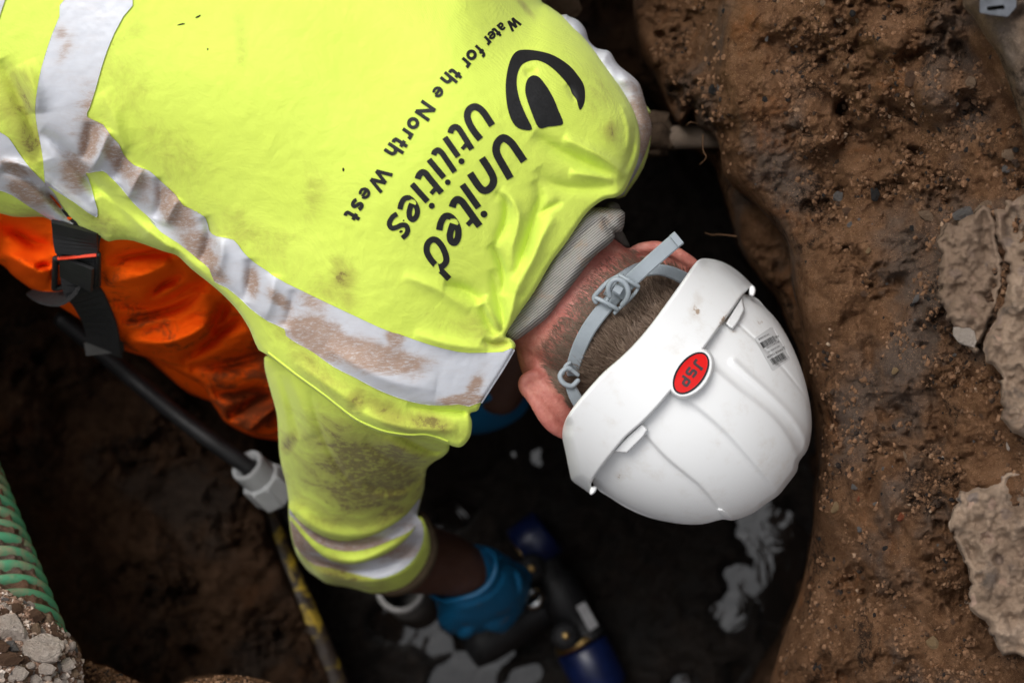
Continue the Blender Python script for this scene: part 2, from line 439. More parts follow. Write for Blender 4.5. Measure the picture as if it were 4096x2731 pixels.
SOIL = soil_mat('soil', (.115, .056, .029), (.225, .116, .060), (.34, .19, .108))
SOIL_DARK = soil_mat('trench_shade_soil', (.034, .0185, .011), (.066, .036, .021), (.105, .060, .036))  # same soil with the trench's shade put into its colour
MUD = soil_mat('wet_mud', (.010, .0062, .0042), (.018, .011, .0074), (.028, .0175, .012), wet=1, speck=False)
def hivis():
    m = NB('hi_vis_fabric'); d = m.attr('dirt'); base = m.mix(m.noise(14, 4), (.69, .85, .105), (.75, .90, .140))
    n0 = m.noise(26, 8, .72, dist=.5); n1 = m.noise(130, 7, .78)
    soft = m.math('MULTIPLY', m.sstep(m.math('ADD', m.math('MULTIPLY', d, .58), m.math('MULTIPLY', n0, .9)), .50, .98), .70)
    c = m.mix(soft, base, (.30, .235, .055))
    f = m.math('MULTIPLY', m.sstep(m.math('ADD', m.math('MULTIPLY', d, .44), n0), .82, .92), m.sstep(n1, .42, .52))
    c = m.mix(m.math('MULTIPLY', f, .75), c, (.17, .105, .045))
    vec = m.mapping((2.6, 1, 1), (0, 0, R(12))); f2 = m.math('MULTIPLY', m.sstep(m.math('ADD', m.noise(46, 8, .8, vec), m.math('MULTIPLY', d, .12)), .64, .76), m.sstep(n1, .44, .6))
    c = m.mix(m.math('MULTIPLY', f2, .6), c, (.13, .11, .025)); c = m.mix(m.math('MULTIPLY', m.noise(900, 3, .7), .10), c, (.45, .5, .04))
    m.col(c); m.rough(.8); m.spec(.3); m.b.inputs['Sheen Weight'].default_value = .15
    w = m.n('ShaderNodeTexWave', wave_type='BANDS', bands_direction='DIAGONAL'); w.inputs['Scale'].default_value = 420; w.inputs['Distortion'].default_value = 1.2; m.link(m.tc.outputs['Object'], w.inputs[0])
    b = m.bump(w.outputs['Fac'], .14, .0006); b = m.bump(m.noise(420, 4, .7), .25, .0012, b); m.bump(m.noise(26, 7, .62, dist=1.6), .22, .006, b); return m.m
HIVIS = hivis()
def tape():
    m = NB('retroreflective_tape'); d = m.attr('dirt'); base = m.mix(m.noise(30, 4), (.60, .62, .68), (.69, .71, .76))
    vec = m.mapping((1, 4.0, 1), (0, 0, R(-62))); n1 = m.noise(22, 10, .78, vec, .7); n2 = m.noise(150, 8, .8, vec); n3 = m.noise(16, 6, .7)
    sm = m.math('ADD', m.math('MULTIPLY', d, .52), m.math('ADD', m.math('MULTIPLY', n1, .75), m.math('MULTIPLY', n3, .35)))
    f = m.math('MULTIPLY', m.sstep(sm, .64, .90), m.sstep(n2, .35, .52)); haze_ = m.math('MULTIPLY', m.sstep(sm, .48, .92), .42)
    brn = m.mix(m.noise(60), (.29, .165, .105), (.45, .30, .21))
    c = m.mix(haze_, base, (.47, .37, .30)); c = m.mix(m.math('MULTIPLY', f, .85), c, brn)
    m.col(c); m.rough(m.mix(f, (.38,) * 3, (.9,) * 3)); m.spec(.45); m.bump(m.noise(70, 5), .15, .003); return m.m
TAPE = tape()
INK = plain('black_print', (.014, .014, .015), .62, .35, var=.35, scale=500, bump=.2)
ORANGE = None
def orange():
    m = NB('orange_waterproof'); base = m.mix(m.noise(12), (.90, .090, .003), (.98, .125, .005)); s = m.noise(24, 8, .75, dist=.7)
    f = m.math('MULTIPLY', m.sstep(m.math('ADD', s, m.math('MULTIPLY', m.attr('dirt'), .20)), .55, .74), .85)
    c = m.mix(f, base, (.075, .034, .016)); m.col(c); m.rough(.95); m.spec(.05)
    br = m.n('ShaderNodeTexBrick'); br.inputs['Scale'].default_value = 90; br.inputs['Mortar Size'].default_value = .04; m.link(m.tc.outputs['Object'], br.inputs[0])
    m.bump(br.outputs['Fac'], .2, .001); return m.m
ORANGE = orange()
def skin():
    m = NB('skin'); n = m.noise(60, 6, .65); c = m.ramp(n, [(.28, (.36, .10, .080)), (.5, (.48, .165, .128)), (.72, (.60, .27, .21))]); c = m.mix(m.attr('mud'), c, m.mix(m.noise(40), (.035, .020, .013), (.075, .042, .027))); m.col(c); m.rough(.5); m.spec(.4)  # muddy tint on low skin also stands in for the trench's shade
    m.b.inputs['Subsurface Weight'].default_value = .12; m.b.inputs['Subsurface Radius'].default_value = (.006, .002, .001); m.b.inputs['Subsurface Scale'].default_value = .6
    b = m.bump(m.noise(420, 4), .35, .0012); m.bump(m.noise(90, 5, .65, dist=.8), .5, .003, b); return m.m
SKIN = skin()
def hairm():
    m = NB('brown_hair'); i = m.attr('tone'); m.col(m.ramp(i, [(0, (.050, .031, .021)), (.5, (.145, .096, .068)), (1, (.29, .21, .155))])); m.rough(.55); m.spec(.35); return m.m
HAIR = hairm()
def helm():
    m = NB('white_helmet_plastic'); d = m.attr('dirt'); base = m.mix(m.noise(9), (.85, .86, .865), (.88, .885, .885))
    f = m.sstep(m.math('ADD', m.math('MULTIPLY', d, .55), m.noise(120, 7, .8)), .82, .93); c = m.mix(m.math('MULTIPLY', f, .8), base, (.30, .17, .085))
    f2 = m.sstep(m.noise(300, 4, .8), .73, .82); c = m.mix(m.math('MULTIPLY', f2, .5), c, (.3, .2, .13))
    f3 = m.math('MULTIPLY', m.sstep(m.math('ADD', m.noise(40, 6, .7), m.math('MULTIPLY', d, .3)), .52, .82), .26); c = m.mix(f3, c, (.48, .38, .27))
    m.col(c); m.rough(m.ramp(m.noise(25), [(.3, .28), (.7, .42)])); m.spec(.45); m.bump(m.noise(700, 2), .05, .0004); return m.m
HELM = helm()
GREYP = plain('grey_plastic', (.30, .34, .375), .42, .45, var=.08, scale=40, bump=.08)
def collm():
    m = NB('ribbed_grey_knit'); base = m.mix(m.sstep(m.noise(30, 6), .52, .7), (.40, .38, .355), (.42, .30, .22))
    w = m.n('ShaderNodeTexWave', wave_type='BANDS', bands_direction='X'); w.inputs['Scale'].default_value = 150; w.inputs['Distortion'].default_value = .6; m.link(m.mapping((1, 1, 1), (0, 0, R(51))), w.inputs[0])
    m.col(m.mix(w.outputs['Fac'], m.mix(.5, base, (.08, .075, .07)), base)); m.rough(.95); m.spec(.1); m.bump(w.outputs['Fac'], .6, .0016); return m.m
KNIT = collm()
WEB = plain('black_webbing', (.022, .022, .023), .8, .3, var=.3, scale=260, bump=.4)
BLACKP = plain('black_polythene', (.010, .010, .011), .55, .4, var=.5, scale=40)
GREYF = plain('grey_fitting_plastic', (.36, .37, .375), .5, .4, var=.12, scale=30)
GLOVE = None
def glovem():
    m = NB('blue_nitrile'); c = m.mix(m.math('MULTIPLY', m.sstep(m.noise(34, 5, .65), .60, .72), .8), (.008, .135, .30), (.10, .065, .045)); m.col(c); m.rough(.42); m.spec(.5); m.bump(m.noise(45, 5), .35, .004); return m.m
GLOVE = glovem()
BLUE = plain('blue_coated_metal', (.004, .010, .052), .35, .5, var=.25, scale=40)
BRASS = plain('brass', (.62, .42, .16), .35, .5, 1.0)
STEEL = plain('zinc_steel', (.6, .62, .62), .22, .5, 1.0)
WHITEL = plain('white_label', (.34, .34, .35), .6)
LINER = plain('brown_fleece_lining', (.13, .095, .06), .95, .1)

# ================================================================== SETTING
def dug(U, V):                       # smooth dug clay along the lip of the right-hand bank
    d, t = pline(U, V, catmull(A3([(640, -100), (720, 250), (760, 500), (800, 800), (850, 1050), (960, 1300), (1080, 1560), (1130, 1800)]), 2, False)); return np.exp(-(d / 125) ** 4)
def soilz(U, V, s, a=1.0, clod=1.0):
    b = fbm(U / 330, V / 330, s, 4) * .030; w, c = worley(U / 120 + fbm(U / 90, V / 90, s + 3, 3) * .9, V / 120 + fbm(U / 80, V / 80, s + 9, 3) * .9, s + 20)
    w2, c2 = worley(U / 42, V / 42, s + 40); gate = np.clip(fbm(U / 260, V / 260, s + 50, 3) * 2.2 + .35, 0, 1); rgh = np.clip(fbm(U / 180, V / 180, s + 60, 3) * 2.5 + .3, 0, 1)
    if s == 3: k = 1 - .62 * dug(U, V); gate = gate * k; rgh = rgh * k
    e1, _ = worley(U / 75 + fbm(U / 50, V / 50, s + 13, 3) * 1.1, V / 75 + fbm(U / 55, V / 55, s + 19, 3) * 1.1, s + 25)
    r = b + gate * clod * (.014 * (.5 - w) * (.4 + c)) + rgh * clod * (.0075 * (.5 - w2) * (.3 + 1.1 * c2) + .010 * (.45 - e1)) + fbm(U / 60, V / 60, s + 5, 5) * .012 * (.30 + rgh) + fbm(U / 16, V / 16, s + 8, 3) * .0042 * (.35 + rgh)
    pit = np.clip(vn(U / 75, V / 75, s + 77) - .18, 0, 1) * rgh; r = r - pit * .075
    pit = np.clip(vn(U / 26, V / 26, s + 78) - .20, 0, 1) * (.3 + rgh); r = r - pit * .022
    return r * a
# ground beyond the pit, with the pit's outer walls
def ground():
    x0, x1, y0, y1 = -.72, .74, -.85, .49; Rg = 400.0; vs = []; fs = []
    def q(a, b, c, d): n = len(vs); vs.extend([a, b, c, d]); fs.append([n, n + 1, n + 2, n + 3])
    z = -.02
    q((-Rg, -Rg, z), (Rg, -Rg, z), (Rg, y0, z), (-Rg, y0, z)); q((-Rg, y1, z), (Rg, y1, z), (Rg, Rg, z), (-Rg, Rg, z))
    q((-Rg, y0, z), (x0, y0, z), (x0, y1, z), (-Rg, y1, z)); q((x1, y0, z), (Rg, y0, z), (Rg, y1, z), (x1, y1, z))
    b = -1.0
    q((x0, y0, z), (x1, y0, z), (x1, y0, b), (x0, y0, b)); q((x1, y1, z), (x0, y1, z), (x0, y1, b), (x1, y1, b))
    q((x0, y1, z), (x0, y0, z), (x0, y0, b), (x0, y1, b)); q((x1, y0, z), (x1, y1, z), (x1, y1, b), (x1, y0, b))
    tag(mesh('ground', vs, fs, SOIL, None, False), kind='structure')
ground()
# trench floor, and water lying in its hollows
water_polys = [A8([(640, 880), (900, 860), (1000, 950), (1085, 1030), (1050, 1110), (930, 1090), (860, 1010), (730, 980)]),
               A8([(1040, 1340), (1080, 1220), (1190, 1140), (1260, 1190), (1330, 1340)]), A8([(1260, 1130), (1330, 1200), (1420, 1130), (1400, 1100), (1330, 1150), (1280, 1090)]),
               A8([(1480, 1330), (1530, 1240), (1640, 1200), (1600, 1290), (1590, 1380)]), A8([(1010, 330), (1050, 250), (1110, 180), (1150, 230), (1110, 300), (1060, 350)]),
               B2([(470, 330), (600, 230), (780, 290), (870, 560), (860, 830), (800, 960), (690, 970), (590, 840), (540, 620), (500, 470)]), B2([(380, 800), (440, 640), (500, 650), (440, 860)]),
               B2([(340, 960), (400, 950), (410, 1000), (350, 1010)]), B2([(640, 1080), (710, 1070), (710, 1120), (660, 1120)]), B2([(380, 1310), (430, 1290), (410, 1350)]), B2([(10, 1370), (80, 1360), (80, 1410), (0, 1410)])]
WF = polyfield(*water_polys)
g = Grid(350, -500, 3900, 3300, 14)
wm = 1 / (1 + np.exp(-np.clip((WF(g.U, g.V) + 22 + 62 * fbm(g.U / 120, g.V / 90, 3, 4, .55)) / 14, -30, 30)))
xw = (g.U - 2048) / 4096 * KX * (CAMZ + .81); slope = .17 * np.clip(xw - .27, 0, 1); zf = slope - .80 + .03 * fbm(g.U / 300, g.V / 300, 31, 4) + .014 * (1 - .8 * wm) * fbm(g.U / 55, g.V / 55, 33, 4) + .012 - .085 * wm
ny, nx = g.U.shape; idx = np.arange(ny * nx).reshape(ny, nx)
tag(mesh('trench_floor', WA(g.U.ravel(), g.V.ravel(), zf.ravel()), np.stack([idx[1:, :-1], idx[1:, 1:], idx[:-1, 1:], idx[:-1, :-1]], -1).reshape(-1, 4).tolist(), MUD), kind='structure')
wmn = NB('muddy_water'); wmn.col((.008, .006, .005)); wmn.rough(.06); wmn.b.inputs['IOR'].default_value = 1.9; wmn.spec(.5);  wmn.bump(wmn.noise(18, 3, .5, dist=.6), .24, .010)
xs = [-1.0, .255, .285, .75]; zs_ = [-.813, -.813, -.8105, -.8105 + .17 * .465]
vs = [(x, y, z) for x, z in zip(xs, zs_) for y in (-.84, .7)]
tag(mesh('water', vs, [[0, 2, 3, 1], [2, 4, 5, 3], [4, 6, 7, 5]], wmn.m), kind='structure')

# right-hand bank
lip = A3([(60, -330), (48, 0), (60, 150), (110, 340), (200, 500), (262, 640), (330, 735), (395, 640), (432, 740), (520, 795), (560, 880), (574, 990), (600, 1050), (652, 1112), (730, 1170), (800, 1240), (870, 1320), (942, 1425), (972, 1568)]) + \
      F([(1820, 660), (1838, 740), (1850, 830), (1865, 900), (1878, 960), (1881, 1050), (1873, 1150), (1864, 1230), (1850, 1310), (1833, 1370), (1808, 1440), (1788, 1500), (1768, 1568), (1740, 1700)])
bank_poly = [(p[0], p[1], 90, .05) for p in lip] + [(3100, 3350, 50, .02), (5300, 3350, 50, .02), (5300, -450, 50, .02), (2700, -450, 60, .03)]
bz = rbf([(2560, -200, -.30), (2560, 60, -.28), (2640, 330, -.27), (2800, 100, -.20), (2950, 100, -.10), (2800, 540, -.17), (2950, 450, -.09), (2930, 700, -.12), (3200, 250, -.04), (3200, 700, -.06), (3170, 1080, -.10), (3260, 1650, -.10), (3240, 2200, -.13), (3090, 2700, -.20),
          (3500, 1200, .0), (3500, 2000, -.01), (3450, 2600, -.05), (3600, 500, .02), (3700, 0, .06), (3950, 800, .10), (3950, 1600, .09), (3900, 2300, .06), (4300, 300, .16), (4300, 1200, .13), (4300, 2300, .10), (5200, 0, .16), (5200, 1400, .13), (5200, 3000, .1), (3000, 3300, -.2)])
bz0 = bz; bz = lambda U, V: bz0(U, V) + .035
def bank_extra(U, V, d):
    r = soilz(U, V, 3, 1.3) + .022 * dug(U, V) + 1.5 * folds(U, V, [(A3([(1000, 60), (1120, 260), (1200, 420), (1290, 560), (1330, 760), (1250, 900), (1180, 980), (1260, 1120), (1330, 1300)]), 34, -.016), (A3([(1500, 300), (1560, 480), (1600, 640), (1760, 760), (1880, 800)]), 34, -.014), (A3([(1400, 120), (1500, 240), (1650, 300)]), 80, .022), (A3([(1700, 560), (1850, 560), (1980, 640)]), 80, .02), (A3([(650, 60), (600, 250), (600, 420), (660, 560), (640, 700)]), 60, .018), (A3([(760, 120), (900, 260), (1100, 330), (1180, 420)]), 60, -.016), (A3([(1050, 460), (1250, 640), (1320, 800), (1420, 900)]), 55, -.016),
                                          (A3([(1300, 760), (1180, 830), (1000, 900)]), 40, .016), (A3([(1620, 400), (1700, 340), (1850, 290)]), 45, -.02), (A3([(2000, 520), (2050, 640), (2280, 760)]), 60, -.025), (A3([(1850, 100), (2000, 330), (2250, 620), (2352, 760)]), 70, -.03),
                                          (A3([(1300, 830), (1480, 860), (1560, 760)]), 40, -.014), (F([(1960, 560), (1990, 760), (2010, 900)]), 40, -.012), (F([(2020, 980), (2010, 1100), (1990, 1150)]), 25, -.014), (F([(2130, 860), (2160, 1000), (2180, 1080)]), 45, -.022)])
    return r
bank, bank_s = relief('soil_bank', bank_poly, bz, 6, SOIL, None, 90, .05, extra=bank_extra, skirt=-.95)
tag(bank, kind='structure')
# darker ledge under the lip, and the deep soil at the top
ledge, ledge_s = relief('soil_ledge', A3([(400, 860), (520, 960), (560, 1080), (620, 1250), (660, 1400), (700, 1500), (800, 1640), (900, 1760), (960, 1900), (1040, 2100), (1090, 2300), (1350, 2250), (1350, 1000), (800, 850)]), rbf([(2850, 650, -.26), (3000, 1000, -.22), (3150, 1500, -.22), (3300, 2000, -.24), (3400, 800, -.18)]), 10, SOIL, None, 80, .07, extra=lambda U, V, d: soilz(U, V, 41, 1.2), skirt=-.95)
tag(ledge, kind='structure')
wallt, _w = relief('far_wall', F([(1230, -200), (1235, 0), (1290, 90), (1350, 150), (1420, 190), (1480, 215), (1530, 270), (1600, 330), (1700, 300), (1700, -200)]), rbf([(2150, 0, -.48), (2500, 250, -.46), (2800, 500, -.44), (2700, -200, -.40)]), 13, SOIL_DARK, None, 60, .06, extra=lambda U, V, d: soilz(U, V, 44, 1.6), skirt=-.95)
tag(wallt, kind='structure')
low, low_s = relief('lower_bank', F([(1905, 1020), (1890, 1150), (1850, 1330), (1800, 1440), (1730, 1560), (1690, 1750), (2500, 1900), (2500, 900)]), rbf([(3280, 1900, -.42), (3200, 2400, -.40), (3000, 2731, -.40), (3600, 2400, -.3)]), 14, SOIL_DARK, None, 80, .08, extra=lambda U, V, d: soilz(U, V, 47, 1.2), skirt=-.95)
tag(low, kind='structure')
# shelf on the left, in the shade of the worker
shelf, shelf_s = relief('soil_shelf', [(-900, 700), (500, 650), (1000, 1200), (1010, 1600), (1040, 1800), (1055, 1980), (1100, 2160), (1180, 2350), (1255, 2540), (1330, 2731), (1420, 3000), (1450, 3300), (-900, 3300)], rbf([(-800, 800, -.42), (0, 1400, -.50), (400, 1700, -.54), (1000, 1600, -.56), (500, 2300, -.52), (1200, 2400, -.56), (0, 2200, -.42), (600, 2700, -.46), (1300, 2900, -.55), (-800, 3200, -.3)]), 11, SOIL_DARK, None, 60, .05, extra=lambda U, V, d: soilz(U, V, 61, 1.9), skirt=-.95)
tag(shelf, kind='structure')
# earth lip along the bottom edge
lipb, lipb_s = relief('earth_lip', [(300, 2900), (318, 2700), (335, 2648), (352, 2640), (390, 2656), (436, 2664), (462, 2680), (508, 2704), (560, 2728), (640, 2745), (726, 2731), (782, 2708), (876, 2698), (970, 2704), (1063, 2720), (1130, 2760), (1190, 2850), (1240, 3000), (1200, 3250), (300, 3250)], rbf([(340, 2700, -.07), (900, 2740, -.10), (1200, 3000, -.12), (300, 3500, -.03), (1200, 3500, -.04)]), 8, SOIL, None, 50, .05, extra=lambda U, V, d: soilz(U, V, 71, 1.0), skirt=-.95)
tag(lipb, kind='structure')
# stony bank in the bottom-left corner
gout = B7([(-500, 60), (-200, 190), (0, 312), (70, 368), (200, 432), (340, 500), (460, 590), (600, 664), (720, 770), (870, 912), (960, 992), (1030, 1090), (1068, 1250), (1084, 1400), (1100, 1567), (1120, 2000)])
GRAVSOIL = soil_mat('stony_earth', (.20, .115, .08), (.31, .19, .135), (.44, .30, .225))
grav, grav_s = relief('stony_bank', [(p[0], p[1], 28, .03) for p in gout] + [(360, 3250, 50, .02), (-900, 3250, 50, .02), (-900, 2150, 50, .02)], rbf([(0, 2400, .03), (300, 2600, .01), (150, 2650, .05), (-500, 2500, .08), (330, 2730, .0), (0, 3300, .06), (-800, 3400, .08), (300, 3400, .03)]), 7, GRAVSOIL, None, 28, .03, extra=lambda U, V, d: soilz(U, V, 81, .55), skirt=-.95)
tag(grav, kind='structure')

# ---- stones
def rock(seed, n=26, flat=.7, pr=.4):
    r = random.Random(seed); bm = bmesh.new()
    for _ in range(n):
        p = Vector((r.gauss(0, 1), r.gauss(0, 1), r.gauss(0, 1))).normalized() * r.uniform(.82, 1.0); bm.verts.new((p.x, p.y, p.z * flat))
    bmesh.ops.convex_hull(bm, input=bm.verts); bmesh.ops.delete(bm, geom=[v for v in bm.verts if not v.link_faces], context='VERTS')
    bmesh.ops.bevel(bm, geom=list(bm.edges), offset=.09, segments=1, affect='EDGES', clamp_overlap=True)
    bmesh.ops.triangulate(bm, faces=bm.faces); bmesh.ops.subdivide_edges(bm, edges=[e for e in bm.edges if e.calc_length() > .45], cuts=1, use_grid_fill=True)
    for v in bm.verts: v.co *= 1 + r.uniform(-.07, .05)
    me = bpy.data.meshes.new('stone'); bm.to_mesh(me); bm.free(); return me
ROCKS = [rock(i, 16 + 3 * (i % 5)) for i in range(10)]
def stonemat(name, a, b, dirt=.5):
    m = NB(name); c = m.ramp(m.noise(1.6, 7, .65), [(.3, a), (.7, b)]); c = m.mix(m.math('MULTIPLY', m.sstep(m.noise(2.2, 6, .7), .50, .66), dirt), c, (.15, .085, .055))
    m.col(c); m.rough(.9); m.spec(.2); m.bump(m.noise(6, 8, .7), .8, .09); return m.m
LIME = stonemat('pale_limestone', (.56, .44, .36), (.84, .73, .64), .45); TANST = stonemat('tan_stone', (.25, .16, .10), (.42, .29, .19)); GREYST = stonemat('grey_stone', (.13, .12, .115), (.26, .24, .225))
CLOD = stonemat('earth_clod', (.11, .060, .036), (.20, .112, .068), .2); BRICKST = stonemat('brick_red', (.28, .07, .03), (.36, .11, .05)); DARKST = stonemat('dark_clinker', (.018, .017, .017), (.045, .042, .04), .2); YELST = stonemat('yellow_chip', (.30, .19, .09), (.45, .31, .17), .3)
_rk = {}
def stone(name, u, v, zfun, ru, rv, ang, mat, parent, sink=.25, zscale=.7, k=None, dz=0):
    k = (k if k is not None else random.randrange(len(ROCKS)))
    key = (k, mat.name)
    if key not in _rk: _rk[key] = ROCKS[k].copy(); _rk[key].materials.append(mat)
    o = bpy.data.objects.new(name, _rk[key]); COL.objects.link(o); z = float(zfun(u, v)) + dz; s = KX * (CAMZ - z) / 4096
    a, b = ru * s, rv * s; h = min(a, b) * zscale * 1.2; o.location = W(u, v, z + h * (1 - 2 * sink) * .55); o.scale = (a, b, h); o.rotation_euler = (random.uniform(-.25, .25), random.uniform(-.25, .25), -R(ang))
    if parent: o.parent = parent
    return o
big = [((150, 850), 240, 165, 30, LIME), ((545, 1120), 295, 190, 12, LIME), ((460, 690), 110, 85, 0, CLOD), ((455, 870), 78, 92, 40, TANST), ((615, 745), 68, 80, 0, TANST), ((690, 860), 72, 55, 0, CLOD), ((720, 930), 82, 42, 10, CLOD),
       ((405, 545), 40, 60, -60, LIME), ((880, 945), 38, 45, 0, LIME), ((925, 1090), 58, 72, 40, LIME), ((850, 1045), 32, 42, 0, LIME), ((875, 1330), 105, 98, 0, LIME), ((600, 1380), 125, 78, 0, LIME), ((400, 1340), 62, 45, 0, LIME), ((160, 1090), 95, 70, 40, GREYST),
       ((110, 1250), 170, 95, 0, CLOD), ((310, 1265), 75, 60, 0, CLOD), ((250, 1440), 120, 100, 0, LIME), ((160, 1500), 60, 55, 0, LIME), ((450, 1530), 100, 70, 0, LIME), ((610, 1500), 60, 40, 0, LIME), ((740, 1540), 85, 50, 0, LIME), ((830, 1480), 60, 42, 40, LIME),
       ((960, 1440), 70, 55, 0, TANST), ((1000, 1545), 62, 42, 0, LIME), ((60, 640), 70, 45, 0, CLOD), ((210, 600), 90, 75, 0, CLOD), ((65, 420), 32, 26, 0, LIME), ((120, 590), 20, 28, 0, LIME), ((310, 520), 40, 32, 0, GREYST), ((565, 900), 44, 38, 0, LIME),
       ((10, 1090), 120, 80, 0, CLOD), ((490, 1410), 50, 42, 0, CLOD), ((360, 1420), 75, 60, 0, CLOD), ((760, 1360), 40, 72, 0, GREYST), ((60, 480), 55, 28, 0, GREYST), ((10, 1480), 40, 60, 0, LIME), ((650, 1590), 60, 40, 0, LIME), ((100, 390), 40, 36, 0, TANST)]
for (c, a, b, ang, mt) in big:
    u, v = B7([c])[0]; stone('stone', u, v, grav_s, a / 2.7, b / 2.7, ang, mt, grav, .05, .95)
for i in range(170):
    x, y = random.uniform(0, 1040), random.uniform(380, 1560)
    u, v = B7([(x, y)])[0]
    if not inside(np.array([u]), np.array([v]), catmull(gout + [(337, 3000), (-500, 3000)], 2))[0]: continue
    s = random.choice([5, 6, 7, 8, 10, 14, 18]); stone('stone', u, v, grav_s, s, s * .8, random.uniform(0, 180), random.choice([LIME, LIME, CLOD, CLOD, GREYST, TANST]), grav, .15, .95)
# pebbles in the right-hand bank
peb = [(A3([(1262, 1160)]), 26, 34, 70, GREYST), (A3([(1470, 1145)]), 26, 34, 0, DARKST), (A3([(1325, 1325)]), 13, 17, 40, GREYST), (A3([(1310, 1250)]), 26, 22, 0, CLOD), (A3([(1432, 1478)]), 10, 17, 30, YELST), (A3([(1042, 755)]), 9, 11, 0, TANST), (A3([(880, 955)]), 6, 8, 0, TANST),
       (A3([(822, 590)]), 13, 17, 0, DARKST), (A3([(835, 225)]), 9, 20, 0, GREYST), (A3([(1338, 80)]), 17, 17, 0, DARKST), (A3([(1262, 118)]), 17, 15, 0, TANST), (A3([(1370, 120)]), 14, 14, 0, TANST), (A3([(1690, 460)]), 36, 40, 60, CLOD), (A3([(2262, 910)]), 34, 30, 0, TANST), (A3([(2250, 995)]), 24, 22, 0, GREYST),
       (A3([(1700, 545)]), 15, 20, 0, CLOD), (A3([(1990, 620)]), 36, 24, 0, CLOD), (A3([(1925, 610)]), 15, 13, 0, CLOD), (A3([(1790, 1275)]), 60, 24, 10, TANST), (A3([(2000, 1260)]), 60, 36, -20, GREYST), (A3([(2130, 1220)]), 40, 30, 0, TANST), (A3([(555, 520)]), 10, 15, 0, GREYST), (A3([(520, 530)]), 24, 26, 0, DARKST), (A3([(1165, 20)]), 14, 16, 0, TANST),
       (F([(2058, 848)]), 36, 15, -52, YELST), (F([(2106, 685)]), 30, 13, -50, GREYST), (F([(2095, 700)]), 14, 10, -20, DARKST), (F([(1985, 675)]), 22, 16, 0, CLOD), (F([(2070, 1185)]), 20, 26, 20, BRICKST), (F([(1972, 1145)]), 7, 16, 10, BRICKST), (F([(1918, 1165)]), 20, 30, 20, YELST), (F([(1962, 1118)]), 16, 17, 0, GREYST), (F([(1974, 1215)]), 16, 14, 0, GREYST),
       (F([(2142, 1475)]), 40, 26, 55, YELST), (F([(2080, 1050)]), 9, 30, -20, TANST), (F([(2315, 1025)]), 8, 22, -10, LIME), (F([(2165, 1050)]), 9, 6, 30, LIME), (F([(2230, 190)]), 30, 30, 0, TANST), (F([(2280, 640)]), 12, 14, 0, GREYST), (F([(2195, 815)]), 14, 10, 0, GREYST), (F([(1940, 1290)]), 12, 12, 0, CLOD), (F([(1925, 1360)]), 20, 16, 20, CLOD)]
for (c, a, b, ang, mt) in peb: stone('pebble', c[0][0], c[0][1], bank_s, a, b, ang, mt, bank, .12, .85)
BP = catmull(bank_poly, 2)
cu = rng.uniform(2650, 4090, 1500); cv = rng.uniform(0, 2731, 1500); mk = (sdf(cu, cv, BP) > 25) & (fbm(cu / 260, cv / 260, 53, 3) > -.12); n = 0
for u, v in zip(cu[mk].tolist()[:240], cv[mk].tolist()[:240]):
    s = random.choice([4, 4, 5, 5, 6, 7, 8, 11, 15]); stone('pebble', u, v, bank_s, s, s * random.uniform(.6, 1), random.uniform(0, 180), random.choice([CLOD] * 6 + [DARKST] * 4 + [GREYST] * 2 + [TANST]), bank, .38, .85); n += 1
def crumbs(parent, zs, box, field, n, seed, smin, smax, mat):
    q = np.random.default_rng(seed); u = q.uniform(box[0], box[2], n); v = q.uniform(box[1], box[3], n); mk = field(u, v); u, v = u[mk], v[mk]; s = smin * (smax / smin) ** (q.random(len(u)) ** 2.2); z = zs(u, v)
    base = np.array([(1, 0, 0), (-1, 0, 0), (0, 1, 0), (0, -1, 0), (0, 0, 1), (0, 0, -.6), (.6, .6, .5), (-.6, .6, .5), (.6, -.6, .5), (-.6, -.6, .5)], float)
    fc = [(6, 0, 2), (6, 2, 4), (6, 4, 0), (7, 2, 1), (7, 4, 2), (7, 1, 4), (8, 3, 0), (8, 4, 3), (8, 0, 4), (9, 1, 3), (9, 3, 4), (9, 4, 1), (0, 5, 2), (2, 5, 1), (1, 5, 3), (3, 5, 0)]
    V = base[None] * (1 + q.uniform(-.35, .35, (len(u), 10, 1))) * s[:, None, None]; V[:, :, 2] *= .8; an = q.uniform(0, 6.3, len(u)); c, sn = np.cos(an)[:, None], np.sin(an)[:, None]
    X = V[:, :, 0] * c - V[:, :, 1] * sn; Y = V[:, :, 0] * sn + V[:, :, 1] * c; P = WA(u, v, z)[:, None, :] + np.stack([X, Y, V[:, :, 2] + s[:, None] * .10], -1)
    F_ = (np.array(fc)[None] + 10 * np.arange(len(u))[:, None, None]).reshape(-1, 3).tolist(); o = mesh('crumb', P.reshape(-1, 3), F_, mat, parent, False, {'tone': np.repeat(q.random(len(u)), 10)}); o['kind'] = 'stuff'
cm = NB('soil_crumbs'); cm.col(cm.ramp(cm.attr('tone'), [(0, (.018, .015, .014)), (.16, (.045, .028, .019)), (.24, (.12, .065, .036)), (.9, (.20, .108, .060)), (.985, (.24, .145, .088)), (1, (.32, .23, .16))])); cm.rough(.95); cm.spec(.1); cm.bump(cm.noise(700, 4), .6, .001)
def bankmask(u, v):
    d = sdf(u, v, BP); k = fbm(u / 150, v / 150, 53, 4); return (d > 12) & (dug(u, v) < .35 + .5 * _h(np.floor(u), np.floor(v), 3)) & (k + 1.1 * (fbm(u / 45, v / 45, 57, 2)) > .10)
crumbs(bank, bank_s, (2600, -50, 4200, 2800), bankmask, 30000, 5, .0004, .0032, cm.m)
gm = NB('gravel_crumbs'); gm.col(gm.ramp(gm.attr('tone'), [(0, (.10, .058, .038)), (.4, (.24, .145, .10)), (.75, (.42, .31, .24)), (1, (.70, .60, .52))])); gm.rough(.95); gm.spec(.1)
